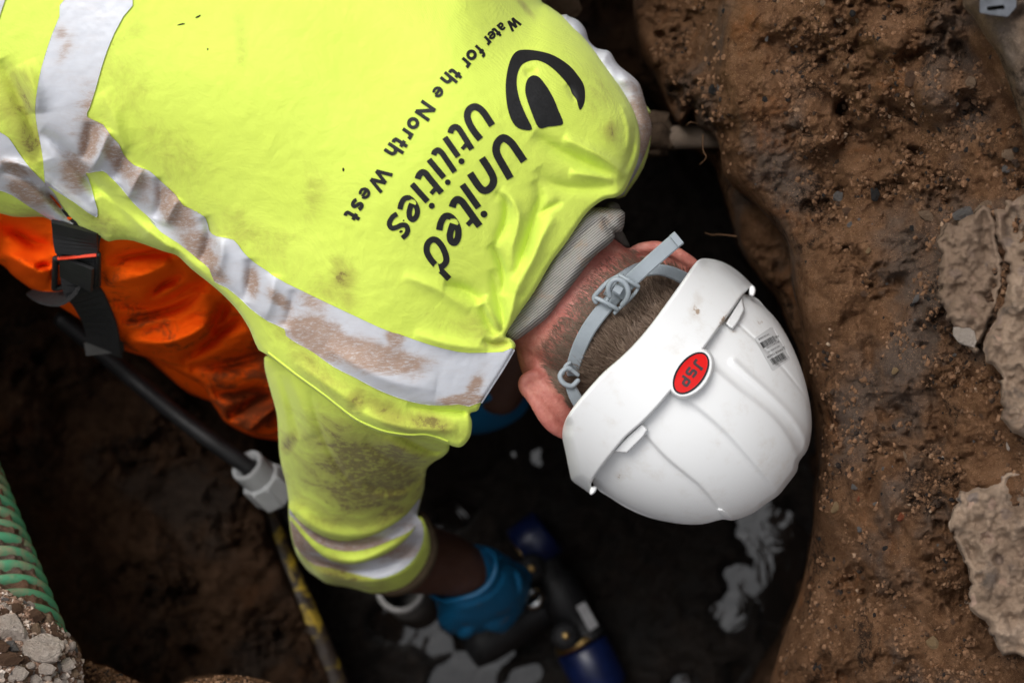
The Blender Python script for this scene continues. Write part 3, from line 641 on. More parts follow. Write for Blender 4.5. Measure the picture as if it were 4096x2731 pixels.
GP = catmull(gout + [(337, 3000), (-500, 3000)], 2); crumbs(grav, grav_s, (-60, 2330, 345, 2760), lambda u, v: sdf(u, v, GP) > 5, 5000, 6, .0006, .0036, gm.m)
crumbs(lipb, lipb_s, (320, 2630, 1150, 2800), lambda u, v: sdf(u, v, catmull([(318, 2700), (335, 2648), (390, 2656), (462, 2680), (560, 2728), (640, 2745), (726, 2731), (876, 2698), (1063, 2720), (1190, 2850), (300, 2900)], 2)) > 4, 3000, 7, .0005, .003, cm.m)
# fine roots sticking out of the bank
ROOT = plain('root_bark', (.10, .055, .03), .9, .1)
for pts in ([(2745, 505, -.13), (2760, 490, -.12), (2790, 495, -.13)], [(2812, 540, -.12), (2812, 600, -.12), (2825, 630, -.12), (2800, 658, -.13)], [(2822, 932, -.17), (2850, 940, -.16), (2880, 938, -.16), (2945, 945, -.15)]):
    tube('root', [W(*p) for p in pts], [.00065] * len(pts), ROOT, bank, seg=6)

stone('stone', 2230, 0, lambda u, v: -.30, 120, 70, 30, TANST, bank, .2, .6)
# ---- broken concrete at the right edge
def conc():
    m = NB('broken_concrete'); c = m.ramp(m.noise(30, 7, .65), [(.3, (.17, .120, .084)), (.55, (.27, .195, .140)), (.75, (.38, .285, .215))]); ag = m.vor(75, 'F1', 'Color'); k = m.n('ShaderNodeSeparateColor'); m.link(ag, k.inputs[0])
    c = m.mix(m.math('MULTIPLY', m.sstep(k.outputs[0], .62, .7), m.sstep(m.vor(75), .5, .3)), c, m.mix(k.outputs[1], (.10, .09, .085), (.40, .27, .2)))
    c = m.mix(m.math('MULTIPLY', m.sstep(m.noise(22, 5, .6), .58, .68), .8), c, (.05, .045, .042)); m.col(c); m.rough(.93); m.spec(.15); c = m.mix(m.math('MULTIPLY', m.sstep(m.noise(9, 5, .6), .46, .62), .65), c, (.13, .085, .058)); m.col(c); b = m.bump(m.noise(60, 7, .7), .4, .005); m.bump(m.noise(400, 4), .5, .002, b); return m.m
CONC = conc()
def slab(name, poly, z, label, seed, th=.09):
    P = catmull(poly, 7); jn = fbm(P[:, 0] / 60, P[:, 1] / 60, seed, 4, .65); jm = fbm(P[:, 0] / 60, P[:, 1] / 60, seed + 31, 4, .65); P[:, 0] += 34 * jn; P[:, 1] += 34 * jm; P = [tuple(p) for p in P]
    e = lambda U, V, d: fbm(U / 110, V / 110, seed, 6, .58) * .022 + fbm(U / 18, V / 18, seed + 4, 3) * .0022 - .05 * np.clip(vn(U / 70, V / 70, seed + 9) - .30, 0, 1)
    o, s = relief(name, P, rbf([(p[0], p[1], z) for p in poly[:3]] + [(poly[0][0] + 900, poly[0][1], z + .03)]), 7, CONC, None, 16, .014, extra=e, skirt=z - th, corner=True)
    return tag(o, label, 'concrete', 'broken concrete lumps on the bank'), s
slab('concrete_lump', F([(2160, 545), (2180, 520), (2215, 508), (2260, 480), (2278, 500), (2285, 560), (2305, 620), (2300, 660), (2285, 700), (2262, 765), (2245, 805), (2225, 800), (2180, 745), (2172, 700), (2160, 660), (2158, 600)]), .15, 'pale broken concrete lump with white chipped lower corner beside a crack', 201)
slab('concrete_lump', F([(2288, 490), (2330, 460), (2400, 430), (2560, 420), (2560, 1000), (2420, 960), (2352, 1000), (2310, 960), (2300, 880), (2265, 800), (2275, 760), (2300, 700), (2315, 650), (2312, 600), (2292, 545)]), .155, 'broken concrete slab at right edge beyond the crack', 207)
slab('concrete_lump', F([(2195, 1165), (2205, 1140), (2260, 1120), (2310, 1090), (2360, 1085), (2500, 1060), (2560, 1560), (2400, 1540), (2330, 1505), (2300, 1490), (2260, 1430), (2230, 1380), (2232, 1320), (2205, 1270), (2188, 1220)]), .15, 'large brown speckled concrete slab near the lower right corner', 213)
CHALK = stonemat('fresh_chip', (.55, .46, .38), (.72, .62, .54), .1)
stone('stone', 3860, 1345, lambda u, v: .165, 62, 48, 40, CHALK, bpy.data.objects['concrete_lump'], .5, .5)
# grey slotted plate in the top right corner
pl = empty('slotted_plate', W(3980, 20, .17)); tag(pl, 'small grey slotted plate half buried in top right corner', 'plate')
GPL = plain('weathered_grey_plate', (.10, .106, .12), .7, .2, var=.4, scale=60)
pp = [(3920, -60), (4070, -60), (4064, 30), (4030, 68), (3965, 60), (3918, 52)]
PF = polyfield(pp, sub=0); slot = strokes_flat([([(3948, 36), (4018, 28)], 16)])
pz = lambda u, v: np.full(np.shape(u), .25)
sheet('plate', lambda U, V: np.minimum(PF(U, V), -slot(U, V)), bbox(pp), 5, pz, .012, GPL, pl)
sheet('slot_back', lambda U, V: PF(U, V) - 6, bbox(pp), 8, lambda u, v: np.full(np.shape(u), .241), .004, plain('slot_dark', (.03, .025, .02), .9), pl)
# pale ground beyond the bank's crest, top right
crest, crest_s = relief('sandy_ground', A3([(2010, -300), (1990, 0), (2010, 60), (2060, 110), (2130, 230), (2200, 330), (2270, 520), (2330, 700), (2420, 860), (3000, 900), (3000, -300)]), rbf([(3900, 0, .225), (4050, 400, .225), (4400, 100, .26), (4400, 500, .26)]), 9, soil_mat('sandy_soil', (.18, .112, .068), (.28, .185, .12), (.38, .27, .185)), None, 60, .05, extra=lambda U, V, d: soilz(U, V, 91, .8), skirt=-.05)
tag(crest, kind='structure')

# ================================================================== PIPES IN THE TRENCH
# clay pipe stub poking out of the bank
cp = empty('buried_pipe', W(2760, 545, -.25)); tag(cp, 'short muddy grey-brown pipe sticking out of the right-hand bank', 'pipe')
CLAY = plain('muddy_clay_pipe', (.15, .112, .085), .85, .2, var=.3, scale=30, bump=.3); CLAYD = plain('caked_earth', (.06, .04, .027), .95, .1, var=.5, scale=60, bump=.8)
tube('barrel', [W(2670, 552, -.26), W(2760, 548, -.25), W(2900, 545, -.24)], [.0125, .0125, .0125], CLAY, cp, seg=24)
v, f = tube_vf([W(2540, 560, -.27), W(2610, 545, -.265), W(2670, 550, -.262), W(2690, 552, -.262)], [.022, .025, .021, .012], seg=30, sub=8)
v = [Vector(p) + Vector(p).normalized() * 0 + Vector((vn(np.array([p[0] * 130.]), np.array([p[1] * 130.]), 4)[0], vn(np.array([p[1] * 130.]), np.array([p[2] * 130.]), 5)[0], vn(np.array([p[0] * 120.]), np.array([p[2] * 130.]), 6)[0])) * .010 for p in v]
mesh('collar', v, f, CLAYD, cp)
# black service pipe and its compression coupling
sp = empty('service_pipe', W(700, 1600, -.46)); tag(sp, 'black plastic water pipe running from behind the orange trousers to grey coupling', 'pipe')
tube('pipe', [W(250, 1280, -.40), W(420, 1420, -.42), W(560, 1540, -.43), W(720, 1670, -.41), W(860, 1775, -.405), W(1000, 1872, -.415)], [.0098] * 6, BLACKP, sp, seg=20)
tube('pipe', [W(1080, 1960, -.46), W(1140, 2010, -.47), W(1180, 2060, -.48), W(1250, 2160, -.5)], [.0125] * 4, BLACKP, sp, seg=20)
cf = empty('pipe_coupling', W(1060, 1925, -.455)); tag(cf, 'light grey plastic compression coupling on the black pipe beside the sleeve', 'coupling')
def nutrings(a, b, prof, seg, hexr=None):
    t = (b - a); L = t.length; t.normalize(); n1 = t.cross(Vector((0, 0, 1))).normalized(); n2 = n1.cross(t); rings = []
    for s, r in prof:
        c = a + t * (L * s); ring = []
        for k in range(seg):
            th = 2 * math.pi * k / seg; rr = r
            if hexr: rr = r * (1 / max(math.cos(((th + hexr) % (math.pi / 4)) - math.pi / 8), .8)) * .97
            ring.append(c + n1 * rr * math.cos(th) + n2 * rr * math.sin(th))
        rings.append(ring)
    return loft_rings(rings, False)
ca, cb = W(985, 1858, -.415), W(1112, 1978, -.455)
v, f = nutrings(ca, cb, [(.1, .0115), (.0, .0165), (.0, .0195), (.05, .0205), (.42, .0205), (.46, .0195)], 40); mesh('neck', v, f, GREYF, cf, False)
v, f = nutrings(ca, cb, [(.40, .0200), (.42, .0240), (.46, .0252), (.95, .0262), (1.0, .0245), (1.0, .012)], 8); mesh('nut', v, f, GREYF, cf, False)
for k in range(8):
    t = (cb - ca).normalized(); n1 = t.cross(Vector((0, 0, 1))).normalized(); n2 = n1.cross(t); th = 2 * math.pi * k / 8; d = n1 * math.cos(th) + n2 * math.sin(th)
    p0 = ca + (cb - ca) * .47 + d * .0250; p1 = ca + (cb - ca) * .94 + d * .0260; tube('rib', [p0, (p0 + p1) / 2, p1], [.0013] * 3, GREYF, cf, seg=6, sub=1)
# yellow gas pipe along the edge of the shelf
yp = empty('gas_pipe', W(1200, 2400, -.57)); tag(yp, 'old pipe with flaking yellow coating along the edge of the dark soil shelf', 'pipe')
yl = NB('flaking_yellow_coat'); c = yl.mix(yl.sstep(yl.noise(26, 8, .72, dist=1.0), .36, .50), (.36, .24, .010), (.022, .013, .008)); yl.col(c); yl.rough(.6); yl.bump(yl.noise(40, 5), .6, .006)
tube('pipe', [W(985, 1680, -.64), W(1035, 1830, -.635), W(1068, 2050, -.625), (W(1126, 2220, -.61)), W(1205, 2400, -.6), W(1275, 2560, -.6), W(1345, 2731, -.6), W(1450, 3000, -.6)], [.0145] * 8, yl.m, yp, seg=20)
# the pipe assembly the worker is fitting
va = empty('valve_assembly', W(2240, 2420, -.76)); tag(va, 'black and blue pipe fitting being assembled by the worker in the muddy water', 'fitting')
zq = -.74
def cyl(name, a, b, prof, mat, par=va, seg=28): v, f = nutrings(a, b, prof, seg); mesh(name, v, f, mat, par)
pa, pb = W(2185, 2080, zq), W(2370, 2500, zq)
cyl('body', W(2150, 2230, zq), W(2350, 2560, zq), [(0, .0), (0, .020), (.1, .026), (.25, .026), (.3, .031), (.62, .031), (.68, .026), (.9, .027), (.95, .030), (1, .030), (1, 0)], BLACKP)
cyl('blue_cap', W(2085, 2205, zq), W(2195, 2120, zq), [(0, 0), (0, .031), (.06, .034), (.9, .034), (1, .030), (1, 0)], BLUE)
cyl('blue_cap', W(2325, 2580, zq), W(2420, 2760, zq), [(0, 0), (0, .033), (.05, .036), (.9, .036), (1, .030), (1, 0)], BLUE)
cyl('brass_ring', W(2305, 2545, zq), W(2318, 2570, zq), [(0, .0), (0, .031), (1, .0345), (1, 0)], BRASS)
cyl('brass_ring', W(2105, 2222, zq), W(2098, 2228, zq), [(0, .0), (0, .028), (1, .028), (1, 0)], BRASS)
cyl('branch', W(2180, 2420, zq - .01), W(1880, 2600, zq - .02), [(0, .026), (.3, .026), (.35, .030), (.8, .030), (1, .026), (1, 0)], BLACKP)
cyl('steel_ring', W(2128, 2380, zq + .055), W(2140, 2400, zq + .045), [(0, .008), (0, .016), (1, .016), (1, .008)], STEEL)
cyl('bolt', W(2125, 2272, zq + .055), W(2127, 2272, zq + .02), [(0, 0), (0, .005), (1, .005)], BRASS)
cyl('bolt', W(2262, 2540, zq + .055), W(2262, 2540, zq + .0), [(0, 0), (0, .005), (1, .005)], BRASS)
cyl('bolt_boss', W(2125, 2272, zq + .048), W(2127, 2272, zq), [(0, 0), (0, .017), (.2, .019), (1, .02)], BLACKP)
cyl('bolt_boss', W(2262, 2540, zq + .048), W(2262, 2540, zq), [(0, 0), (0, .017), (.2, .019), (1, .02)], BLACKP)
lb = [W(2305, 2425, zq + .036), W(2340, 2405, zq + .034), W(2392, 2500, zq + .030), W(2358, 2525, zq + .033)]
mesh('label', [p for p in lb] + [p - Vector((0, 0, .003)) for p in lb], [[3, 2, 1, 0], [0, 1, 5, 4], [1, 2, 6, 5], [2, 3, 7, 6], [3, 0, 4, 7]], WHITEL, va, False)
lb = [W(2098, 2500, zq + .0), W(2130, 2485, zq + .0), W(2145, 2525, zq), W(2105, 2545, zq)]
mesh('label', [p for p in lb] + [p - Vector((0, 0, .02)) for p in lb], [[3, 2, 1, 0], [0, 1, 5, 4], [1, 2, 6, 5], [2, 3, 7, 6], [3, 0, 4, 7]], WHITEL, va, False)
# grey pipe end below the cuff
pe = empty('pipe_end', W(1590, 2400, -.70)); tag(pe, 'pale rimmed grey pipe end lying below the yellow sleeve cuff', 'pipe')
cyl('rim', W(1600, 2350, -.62), W(1600, 2356, -.64), [(0, .025), (0, .031), (1, .031), (1, .025)], plain('pale_grey_rim', (.33, .32, .31), .5), pe)
cyl('socket', W(1602, 2354, -.64), W(1680, 2420, -.70), [(0, .025), (0, .029), (1, .032), (1, 0)], plain('dark_grey_pipe', (.07, .065, .06), .6), pe)

# green corrugated duct, lower left
gd = empty('corrugated_pipe', W(-100, 2150, -.05)); tag(gd, 'green corrugated drainage pipe with red mud packed between its ribs', 'pipe')
GRN = NB('green_plastic'); c = GRN.mix(GRN.math('MULTIPLY', GRN.sstep(GRN.noise(28, 7, .7, dist=.4), .42, .64), .75), (.085, .31, .17), (.36, .25, .165)); GRN.col(c); GRN.rough(.5); GRN.spec(.4); GRN.bump(GRN.noise(200, 4), .15, .001)
def corrug():
    p0, p1 = Vector(W(-366, 1559, -.28)), Vector(W(60, 2705, -.05)); t = (p1 - p0); L = t.length; t.normalize(); nrm = t.cross(Vector((0, 0, 1))).normalized(); up = nrm.cross(t)
    Rr = .060; pitch = .0182; per = 16; n = int(L / pitch * per); seg = 84; rings = []
    for i in range(n):
        x = (i / per) % 1.0; w = max(0.0, 1 - (abs(x - .5) / .36) ** 2) ** .5; r = Rr - .0105 + .0105 * w
        rings.append([p0 + t * (i / per * pitch) + (nrm * math.cos(th) + up * math.sin(th)) * r for th in [2 * math.pi * k / seg for k in range(seg)]])
    v, f = loft_rings(rings, False); mesh('corrugated_wall', v, f, GRN.m, gd)
    n2 = int(n / 3) - 2; S_ = np.arange(n2) * 3 / per * pitch; TH = np.pi * np.arange(seg * 2) / seg; SS, TT = np.meshgrid(S_, TH, indexing='ij'); nz = fbm(SS * 110., TT * 6., 8, 3)
    rings = [[p0 + t * float(S_[i]) + (nrm * math.cos(th) + up * math.sin(th)) * (Rr - .0044 + .0075 * float(nz[i, k])) for k, th in enumerate(TH)] for i in range(n2)]
    v, f = loft_rings(rings, False); mesh('packed_mud', v, f, soil_mat('red_mud', (.16, .082, .052), (.25, .14, .092), (.34, .20, .14)), gd)
corrug()

# ================================================================== THE WORKER
person = empty('person', W(300, 600, -.80)); tag(person, 'worker in yellow hi-vis sweatshirt and orange trousers bending head down into the trench', 'person')
# ---- trousers
tz = rbf([(-400, 700, .0), (0, 800, -.04), (0, 1050, -.13), (300, 1000, -.07), (250, 1230, -.16), (500, 1150, -.12), (700, 1100, -.13), (500, 1390, -.23), (800, 1350, -.22), (740, 1500, -.28), (1000, 1500, -.30), (950, 1700, -.36), (1150, 1760, -.40), (1200, 1400, -.30), (-400, 1000, -.05)])
tro_poly = [(-600, 500), (300, 500), (900, 800), (1300, 1200), (1350, 1700), (1250, 1790, 60, .05), (1097, 1762, 60, .05), (1000, 1740, 60, .05), (905, 1690, 60, .05), (870, 1640, 60, .05), (842, 1600, 60, .04), (816, 1545, 60, .05), (740, 1504, 80, .06), (612, 1438, 90, .06), (490, 1397, 90, .06), (400, 1330, 90, .06), (301, 1264, 90, .06), (215, 1210, 90, .06), (128, 1157, 90, .06), (51, 1101, 90, .06), (0, 1055, 90, .06), (-200, 960, 90, .06), (-600, 900, 60, .05)]
tf = [(A4([(880, 800), (1100, 830), (1300, 800), (1500, 690), (1680, 600)]), 26, -.016), (A4([(940, 950), (1150, 910), (1400, 840), (1560, 720)]), 22, -.016), (A4([(1150, 790), (1250, 680), (1450, 560)]), 22, -.014), (A4([(980, 1090), (1250, 1120), (1480, 1060), (1700, 930)]), 30, .012),
      (A4([(1660, 1050), (1740, 900), (1780, 800)]), 26, -.022), (A4([(1420, 1280), (1600, 1140), (1800, 980), (1900, 930)]), 26, -.020), (A4([(1480, 1320), (1700, 1300), (1950, 1240), (2080, 1200)]), 30, -.018), (A4([(830, 470), (1000, 440), (1200, 410), (1350, 400)]), 22, -.010), (A4([(0, 180), (150, 260), (280, 330), (400, 350)]), 30, -.014),
      (A4([(280, 530), (340, 515), (400, 520)]), 12, -.008), (A4([(0, 400), (150, 480), (300, 560), (400, 600)]), 34, .016), (A4([(820, 640), (1000, 620), (1200, 560), (1350, 480)]), 34, .010), (A4([(1640, 1500), (1850, 1530), (2100, 1480)]), 26, -.015), (F([(520, 960), (570, 930), (630, 900)]), 26, -.018), (F([(560, 1000), (600, 960), (640, 930)]), 20, .012)]
trousers, tro_s = relief('trousers', tro_poly, tz, 7, ORANGE, person, 60, .05, extra=lambda U, V, d: 2.7 * folds(U, V, tf) + .012 * fbm(U / 160 + V / 400, V / 70, 15, 4), it=25, belly=.06,
                         attrs={'dirt': lambda u, v: blobs(u, v, [(1000, 1600, 300, 200, 30, 1), (600, 1350, 250, 120, 30, .6), (1100, 1400, 120, 300, 0, 1)])})
v, f = join_vf([tube_vf([W(-500, 640, -.12), W(0, 800, -.20), W(500, 1050, -.33), W(900, 1350, -.44)], [.06, .06, .06, .06], seg=24), tube_vf([W(900, 1360, -.47), W(500, 1050, -.62), W(100, 700, -.78)], [.075, .07, .055], seg=24), tube_vf([W(-500, 200, -.10), W(300, 150, -.36), W(700, 100, -.50), W(300, -50, -.72)], [.11, .10, .085, .06], seg=24)])
mesh('leg', v, f, ORANGE, trousers)
# ---- sweatshirt: back
sz_ = rbf([(-300, -200, .10), (0, 300, .10), (0, 700, .035), (0, 850, -.02), (250, 880, -.02), (600, 0, .125), (1200, 0, .125), (1000, 400, .13), (1500, 300, .125), (1900, 100, .11), (2150, 20, .07), (2300, 250, .085), (2450, 550, .065), (2420, 750, .055), (1900, 600, .12), (1500, 800, .115), (2100, 850, .085), (2250, 950, .065), (1950, 1200, .060), (2040, 1360, .045), (1900, 1450, .045), (1500, 1200, .085), (1200, 900, .095), (700, 700, .08), (450, 780, .035), (700, 1000, .02), (940, 1220, .03), (1070, 1430, .015), (1400, 1550, .045), (1700, 1600, .035), (1880, 1660, .02), (1000, 1050, .065), (300, 650, .06)])
tor_r = [(2100, -260, 500, .16), (2130, -100, 480, .16), (2163, 0, 460, .15), (2193, 24, 420, .14), (2246, 62, 400, .13), (2312, 125, 380, .12), (2371, 196, 360, .11), (2431, 280, 340, .10), (2490, 363, 320, .095), (2538, 452, 260, .09), (2559, 536, 230, .085), (2556, 625, 180, .07), (2526, 708, 100, .05), (2496, 768, 50, .03)]
tor_n = [(2462, 790, 28, .016), (2413, 800, 26, .012), (2349, 850, 26, .012), (2288, 936, 26, .012), (2257, 981, 26, .012), (2204, 1052, 26, .012), (2138, 1165, 26, .012), (2067, 1267, 26, .012), (2022, 1340, 24, .014), (2040, 1352, 24, .014), (2061, 1374, 24, .012), (2056, 1400, 14, .008), (2010, 1478, 14, .006), (1965, 1548, 14, .006), (1925, 1612, 14, .008), (1910, 1642, 26, .012), (1880, 1652, 30, .014)]
tor_s = A6([(1490, 640), (1490, 700), (1478, 752), (1445, 798), (1410, 820), (1370, 815), (1330, 800), (1250, 770), (1170, 752), (1080, 756), (960, 742), (860, 716), (780, 680), (700, 640), (610, 570), (500, 485), (400, 410), (300, 340), (200, 262), (120, 205), (60, 170)])
tor_s = [p + (40, .014) for p in tor_s]
tor_h = [p + (60, .03) for p in A4([(2060, 1235), (2000, 1120), (1950, 1000), (1850, 850), (1700, 700), (1500, 540), (1390, 437), (1280, 402), (1050, 322), (920, 312), (850, 325), (780, 290), (680, 250), (540, 205), (440, 185), (340, 135), (200, 135), (100, 130), (0, 105), (-300, 40)])]
tor_poly = tor_r + tor_n + tor_s + tor_h + [(-500, 780, 60, .03), (-520, -260, 60, .03)]
TF = [(A2([(1600, 930), (1750, 1000), (1900, 1085), (2020, 1190)]), 24, .009), (A2([(1400, 900), (1550, 1000), (1750, 1100), (1950, 1200)]), 30, -.009), (A2([(1420, 1130), (1500, 1220), (1650, 1260), (1850, 1260), (1960, 1240)]), 26, -.006), (A2([(1640, 1160), (1800, 1180), (1940, 1210)]), 20, .007),
      (Z3([(1500, 220), (1620, 300), (1650, 420), (1630, 600), (1560, 770), (1500, 900)]), 17, -.008), (Z3([(1450, 860), (1510, 960), (1580, 1130), (1620, 1300), (1600, 1520)]), 17, -.010), (Z3([(1560, 200), (1700, 300), (1800, 480), (1780, 700), (1720, 950), (1740, 1200)]), 22, .007),
      (Z3([(2000, 60), (2070, 260), (2020, 480), (1930, 800), (1850, 1050), (1740, 1330)]), 22, -.009), (Z3([(2352, 330), (2150, 430), (2060, 520)]), 14, -.005), (Z3([(2250, 500), (2100, 760), (2000, 1000), (1880, 1250), (1790, 1500)]), 26, .008), (Z3([(860, 1370), (1010, 1400), (1180, 1470), (1350, 1600)]), 24, -.009),
      (Z3([(350, 1270), (560, 1340), (800, 1440), (1000, 1580), (1200, 1700)]), 26, .005), (A7([(120, 380), (150, 560), (190, 720), (195, 830)]), 22, -.008), (A7([(40, 620), (90, 740), (150, 830)]), 22, -.009), (A7([(60, 560), (110, 680), (170, 800)]), 18, .007), (A7([(330, 300), (280, 500), (240, 680), (215, 800)]), 22, .007),
      (A6([(1560, 100), (1640, 130), (1750, 120)]), 14, -.008), (A6([(1100, 60), (1350, 130), (1600, 160)]), 26, .006), (A1([(735, 870), (700, 960), (660, 1060), (600, 1150)]), 26, .010), (A1([(600, 820), (590, 960), (560, 1080)]), 24, -.008), (A1([(830, 1010), (800, 1120), (760, 1210)]), 26, -.010), (A1([(960, 1130), (900, 1240), (860, 1340)]), 28, .010),
      (A1([(1060, 1190), (1080, 1330), (1040, 1470)]), 22, -.009), (A1([(1200, 1330), (1150, 1420), (1110, 1520)]), 28, .009), (A4([(1600, 130), (1640, 260), (1600, 420), (1560, 480)]), 24, -.011), (A4([(1720, 290), (1740, 420), (1700, 600)]), 30, .008), (A4([(1960, 460), (1960, 600), (1920, 800)]), 24, -.009), (A4([(2150, 580), (2130, 760), (2080, 940)]), 30, .007),
      (A4([(2300, 700), (2280, 860), (2230, 1000)]), 22, -.006), (A4([(760, -60), (900, 30), (1150, 235), (1400, 430), (1640, 650), (1850, 860)]), 24, .014), (A1([(270, 880), (400, 990), (520, 1120), (600, 1230), (660, 1330)]), 26, -.014), (A1([(580, 1170), (700, 1300), (830, 1420), (1000, 1560)]), 30, -.014),
      (A1([(0, 400), (120, 640), (230, 880), (290, 1080)]), 40, -.012), (A1([(160, 420), (230, 600), (250, 760)]), 40, .010), (A1([(0, 1080), (180, 1120), (330, 1240), (480, 1350), (640, 1460)]), 18, .014), (A1([(0, 1140), (160, 1180), (320, 1300), (470, 1440)]), 20, -.014), (A1([(300, 1250), (400, 1390), (560, 1560)]), 18, -.016),
      (A1([(680, 620), (760, 760), (800, 900), (850, 1010)]), 34, .006), (A6([(500, 150), (700, 260), (950, 380), (1250, 440)]), 50, .008), (A6([(700, 560), (900, 650), (1150, 700), (1400, 700)]), 30, .010), (A6([(1050, 540), (1250, 570), (1450, 590), (1530, 585)]), 16, -.010), (A6([(300, 250), (520, 400), (760, 570)]), 28, .006),
      (Z1([(1250, 930), (1330, 905), (1420, 880)]), 14, -.004), (Z1([(1780, 1050), (1850, 1180), (1900, 1280)]), 14, -.004), (A2([(2040, 640), (2090, 800), (2080, 980), (2000, 1180)]), 14, -.008), (A2([(1990, 700), (2040, 860), (2030, 1020)]), 12, .005)]
DIRT_SHADE = [(480, 350, 120, 300, 20, .35), (700, 620, 200, 120, 40, .45), (1000, 950, 300, 120, 40, .42), (1250, 800, 60, 130, 10, .42), (1370, 1130, 60, 130, -10, .75), (1330, 1170, 120, 60, 30, .6), (60, 420, 130, 200, 0, .7), (120, 560, 90, 160, -15, .85), (550, 250, 60, 300, 0, .32), (960, 150, 30, 200, -6, .35), (2440, 520, 40, 50, 20, .75), (2380, 350, 80, 120, -40, .35), (1900, 1300, 160, 60, 10, .5), (1990, 1370, 60, 30, 0, .85), (1550, 1650, 200, 60, 35, 1.0), (1700, 1690, 160, 45, 15, .95), (1430, 1600, 60, 70, 30, 1.1), (1300, 1500, 200, 60, 38, .7), (200, 900, 200, 60, 20, .6), (420, 900, 100, 60, 30, .6), (1140, 1330, 120, 50, 40, .55), (2100, 30, 70, 14, 50, .6)]  # stains; those at the left hem also paint in its underside's shade
def tor_extra(U, V, d): return 1.25 * folds(U, V, TF) +   .0014 * fbm(U / 260, V / 260, 21, 4) + .0005 * fbm(U / 40, V / 40, 23, 3)
shirt, shirt_s = relief('sweatshirt', tor_poly, sz_, 6, HIVIS, person, 60, .03, extra=tor_extra, it=20, belly=.14, sub=3, attrs={'dirt': lambda u, v: blobs(u, v, DIRT_SHADE)})
# ---- sleeve
slv_l = A6([(120, 205), (95, 240), (105, 320), (140, 450), (180, 600), (190, 740), (196, 850), (215, 960), (240, 1050), (258, 1170)])
slv_b = A8([(84, 190), (86, 260), (100, 370), (118, 440), (142, 505), (200, 590), (265, 640), (330, 680), (440, 698), (520, 716), (600, 738), (700, 735), (790, 715), (870, 670), (930, 600), (965, 520), (976, 440), (962, 340), (918, 258), (897, 262), (900, 220), (912, 170), (935, 80), (940, 20)])
slv_r = A6([(1180, 1010), (1190, 960), (1240, 915), (1300, 880), (1340, 820), (1300, 700), (1000, 560), (600, 380), (300, 220)])
slv_poly = [p + (260, .075) for p in slv_l] + [p + (120, .06) for p in slv_b[:6]] + [p + (60, .035) for p in slv_b[6:18]] + [p + (50, .03) for p in slv_b[18:20]] + [p + (230, .07) for p in slv_b[20:]] + [p + (160, .06) for p in slv_r[:5]] + [p + (80, .03) for p in slv_r[5:]]
slz = rbf([(1080, 1450, .0), (1400, 1550, .01), (1700, 1650, .005), (1790, 1780, -.02), (1090, 1600, -.04), (1400, 1700, -.03), (1650, 1800, -.06), (1130, 1900, -.15), (1400, 1880, -.12), (1690, 1900, -.14), (1400, 2000, -.18), (1160, 2080, -.22), (1420, 2120, -.24), (1680, 2040, -.22), (1300, 2250, -.30), (1500, 2280, -.32), (1700, 2150, -.29), (1600, 2340, -.36), (1720, 2200, -.33)])
SF = [(A8([(60, 60), (130, 220), (260, 335), (430, 385), (620, 365), (800, 260), (920, 100)]), 34, .012), (A8([(80, 130), (150, 290), (280, 390), (450, 430), (640, 410), (800, 320), (905, 180)]), 26, -.012), (A8([(110, 280), (220, 430), (350, 520), (500, 540), (650, 490), (800, 400), (880, 320)]), 30, .013), (A8([(150, 440), (260, 540), (400, 590), (560, 600), (720, 560), (850, 470), (905, 380)]), 24, -.010), (A8([(200, 560), (380, 640), (560, 665), (720, 640), (860, 560), (920, 440)]), 30, .009),
      (A6([(400, 430), (440, 600), (520, 820), (640, 1020), (800, 1180)]), 14, -.004), (A6([(1340, 850), (1250, 850), (1120, 800), (980, 720)]), 20, -.016), (A6([(1290, 900), (1180, 900), (1050, 850), (900, 760)]), 24, .010), (A6([(1200, 960), (1080, 960), (900, 880), (760, 760)]), 26, -.007), (A6([(250, 300), (340, 520), (420, 760)]), 40, .008), (A6([(160, 320), (230, 560), (260, 800)]), 30, .008), (A6([(200, 330), (280, 560), (330, 760)]), 22, -.006),
      (A6([(1170, 1000), (1080, 1090), (900, 1100), (760, 1050)]), 26, -.007), (A6([(1150, 1060), (1000, 1150), (820, 1160)]), 24, .006)]
SD = [(1500, 1900, 320, 230, 20, 1.25), (1250, 1850, 120, 160, 0, .6), (1160, 1770, 40, 70, 30, .8), (1550, 1800, 250, 80, 25, 1.0), (1400, 2080, 250, 60, 0, .7), (1350, 2290, 200, 60, 15, .9)]
sleeve, slv_s = relief('sleeve', slv_poly, slz, 6, HIVIS, shirt, 100, .05, extra=lambda U, V, d: 1.35 * folds(U, V, SF) +   .002 * fbm(U / 200, V / 200, 27, 4), it=20, belly=.06, sub=3, attrs={'dirt': lambda u, v: blobs(u, v, SD)})
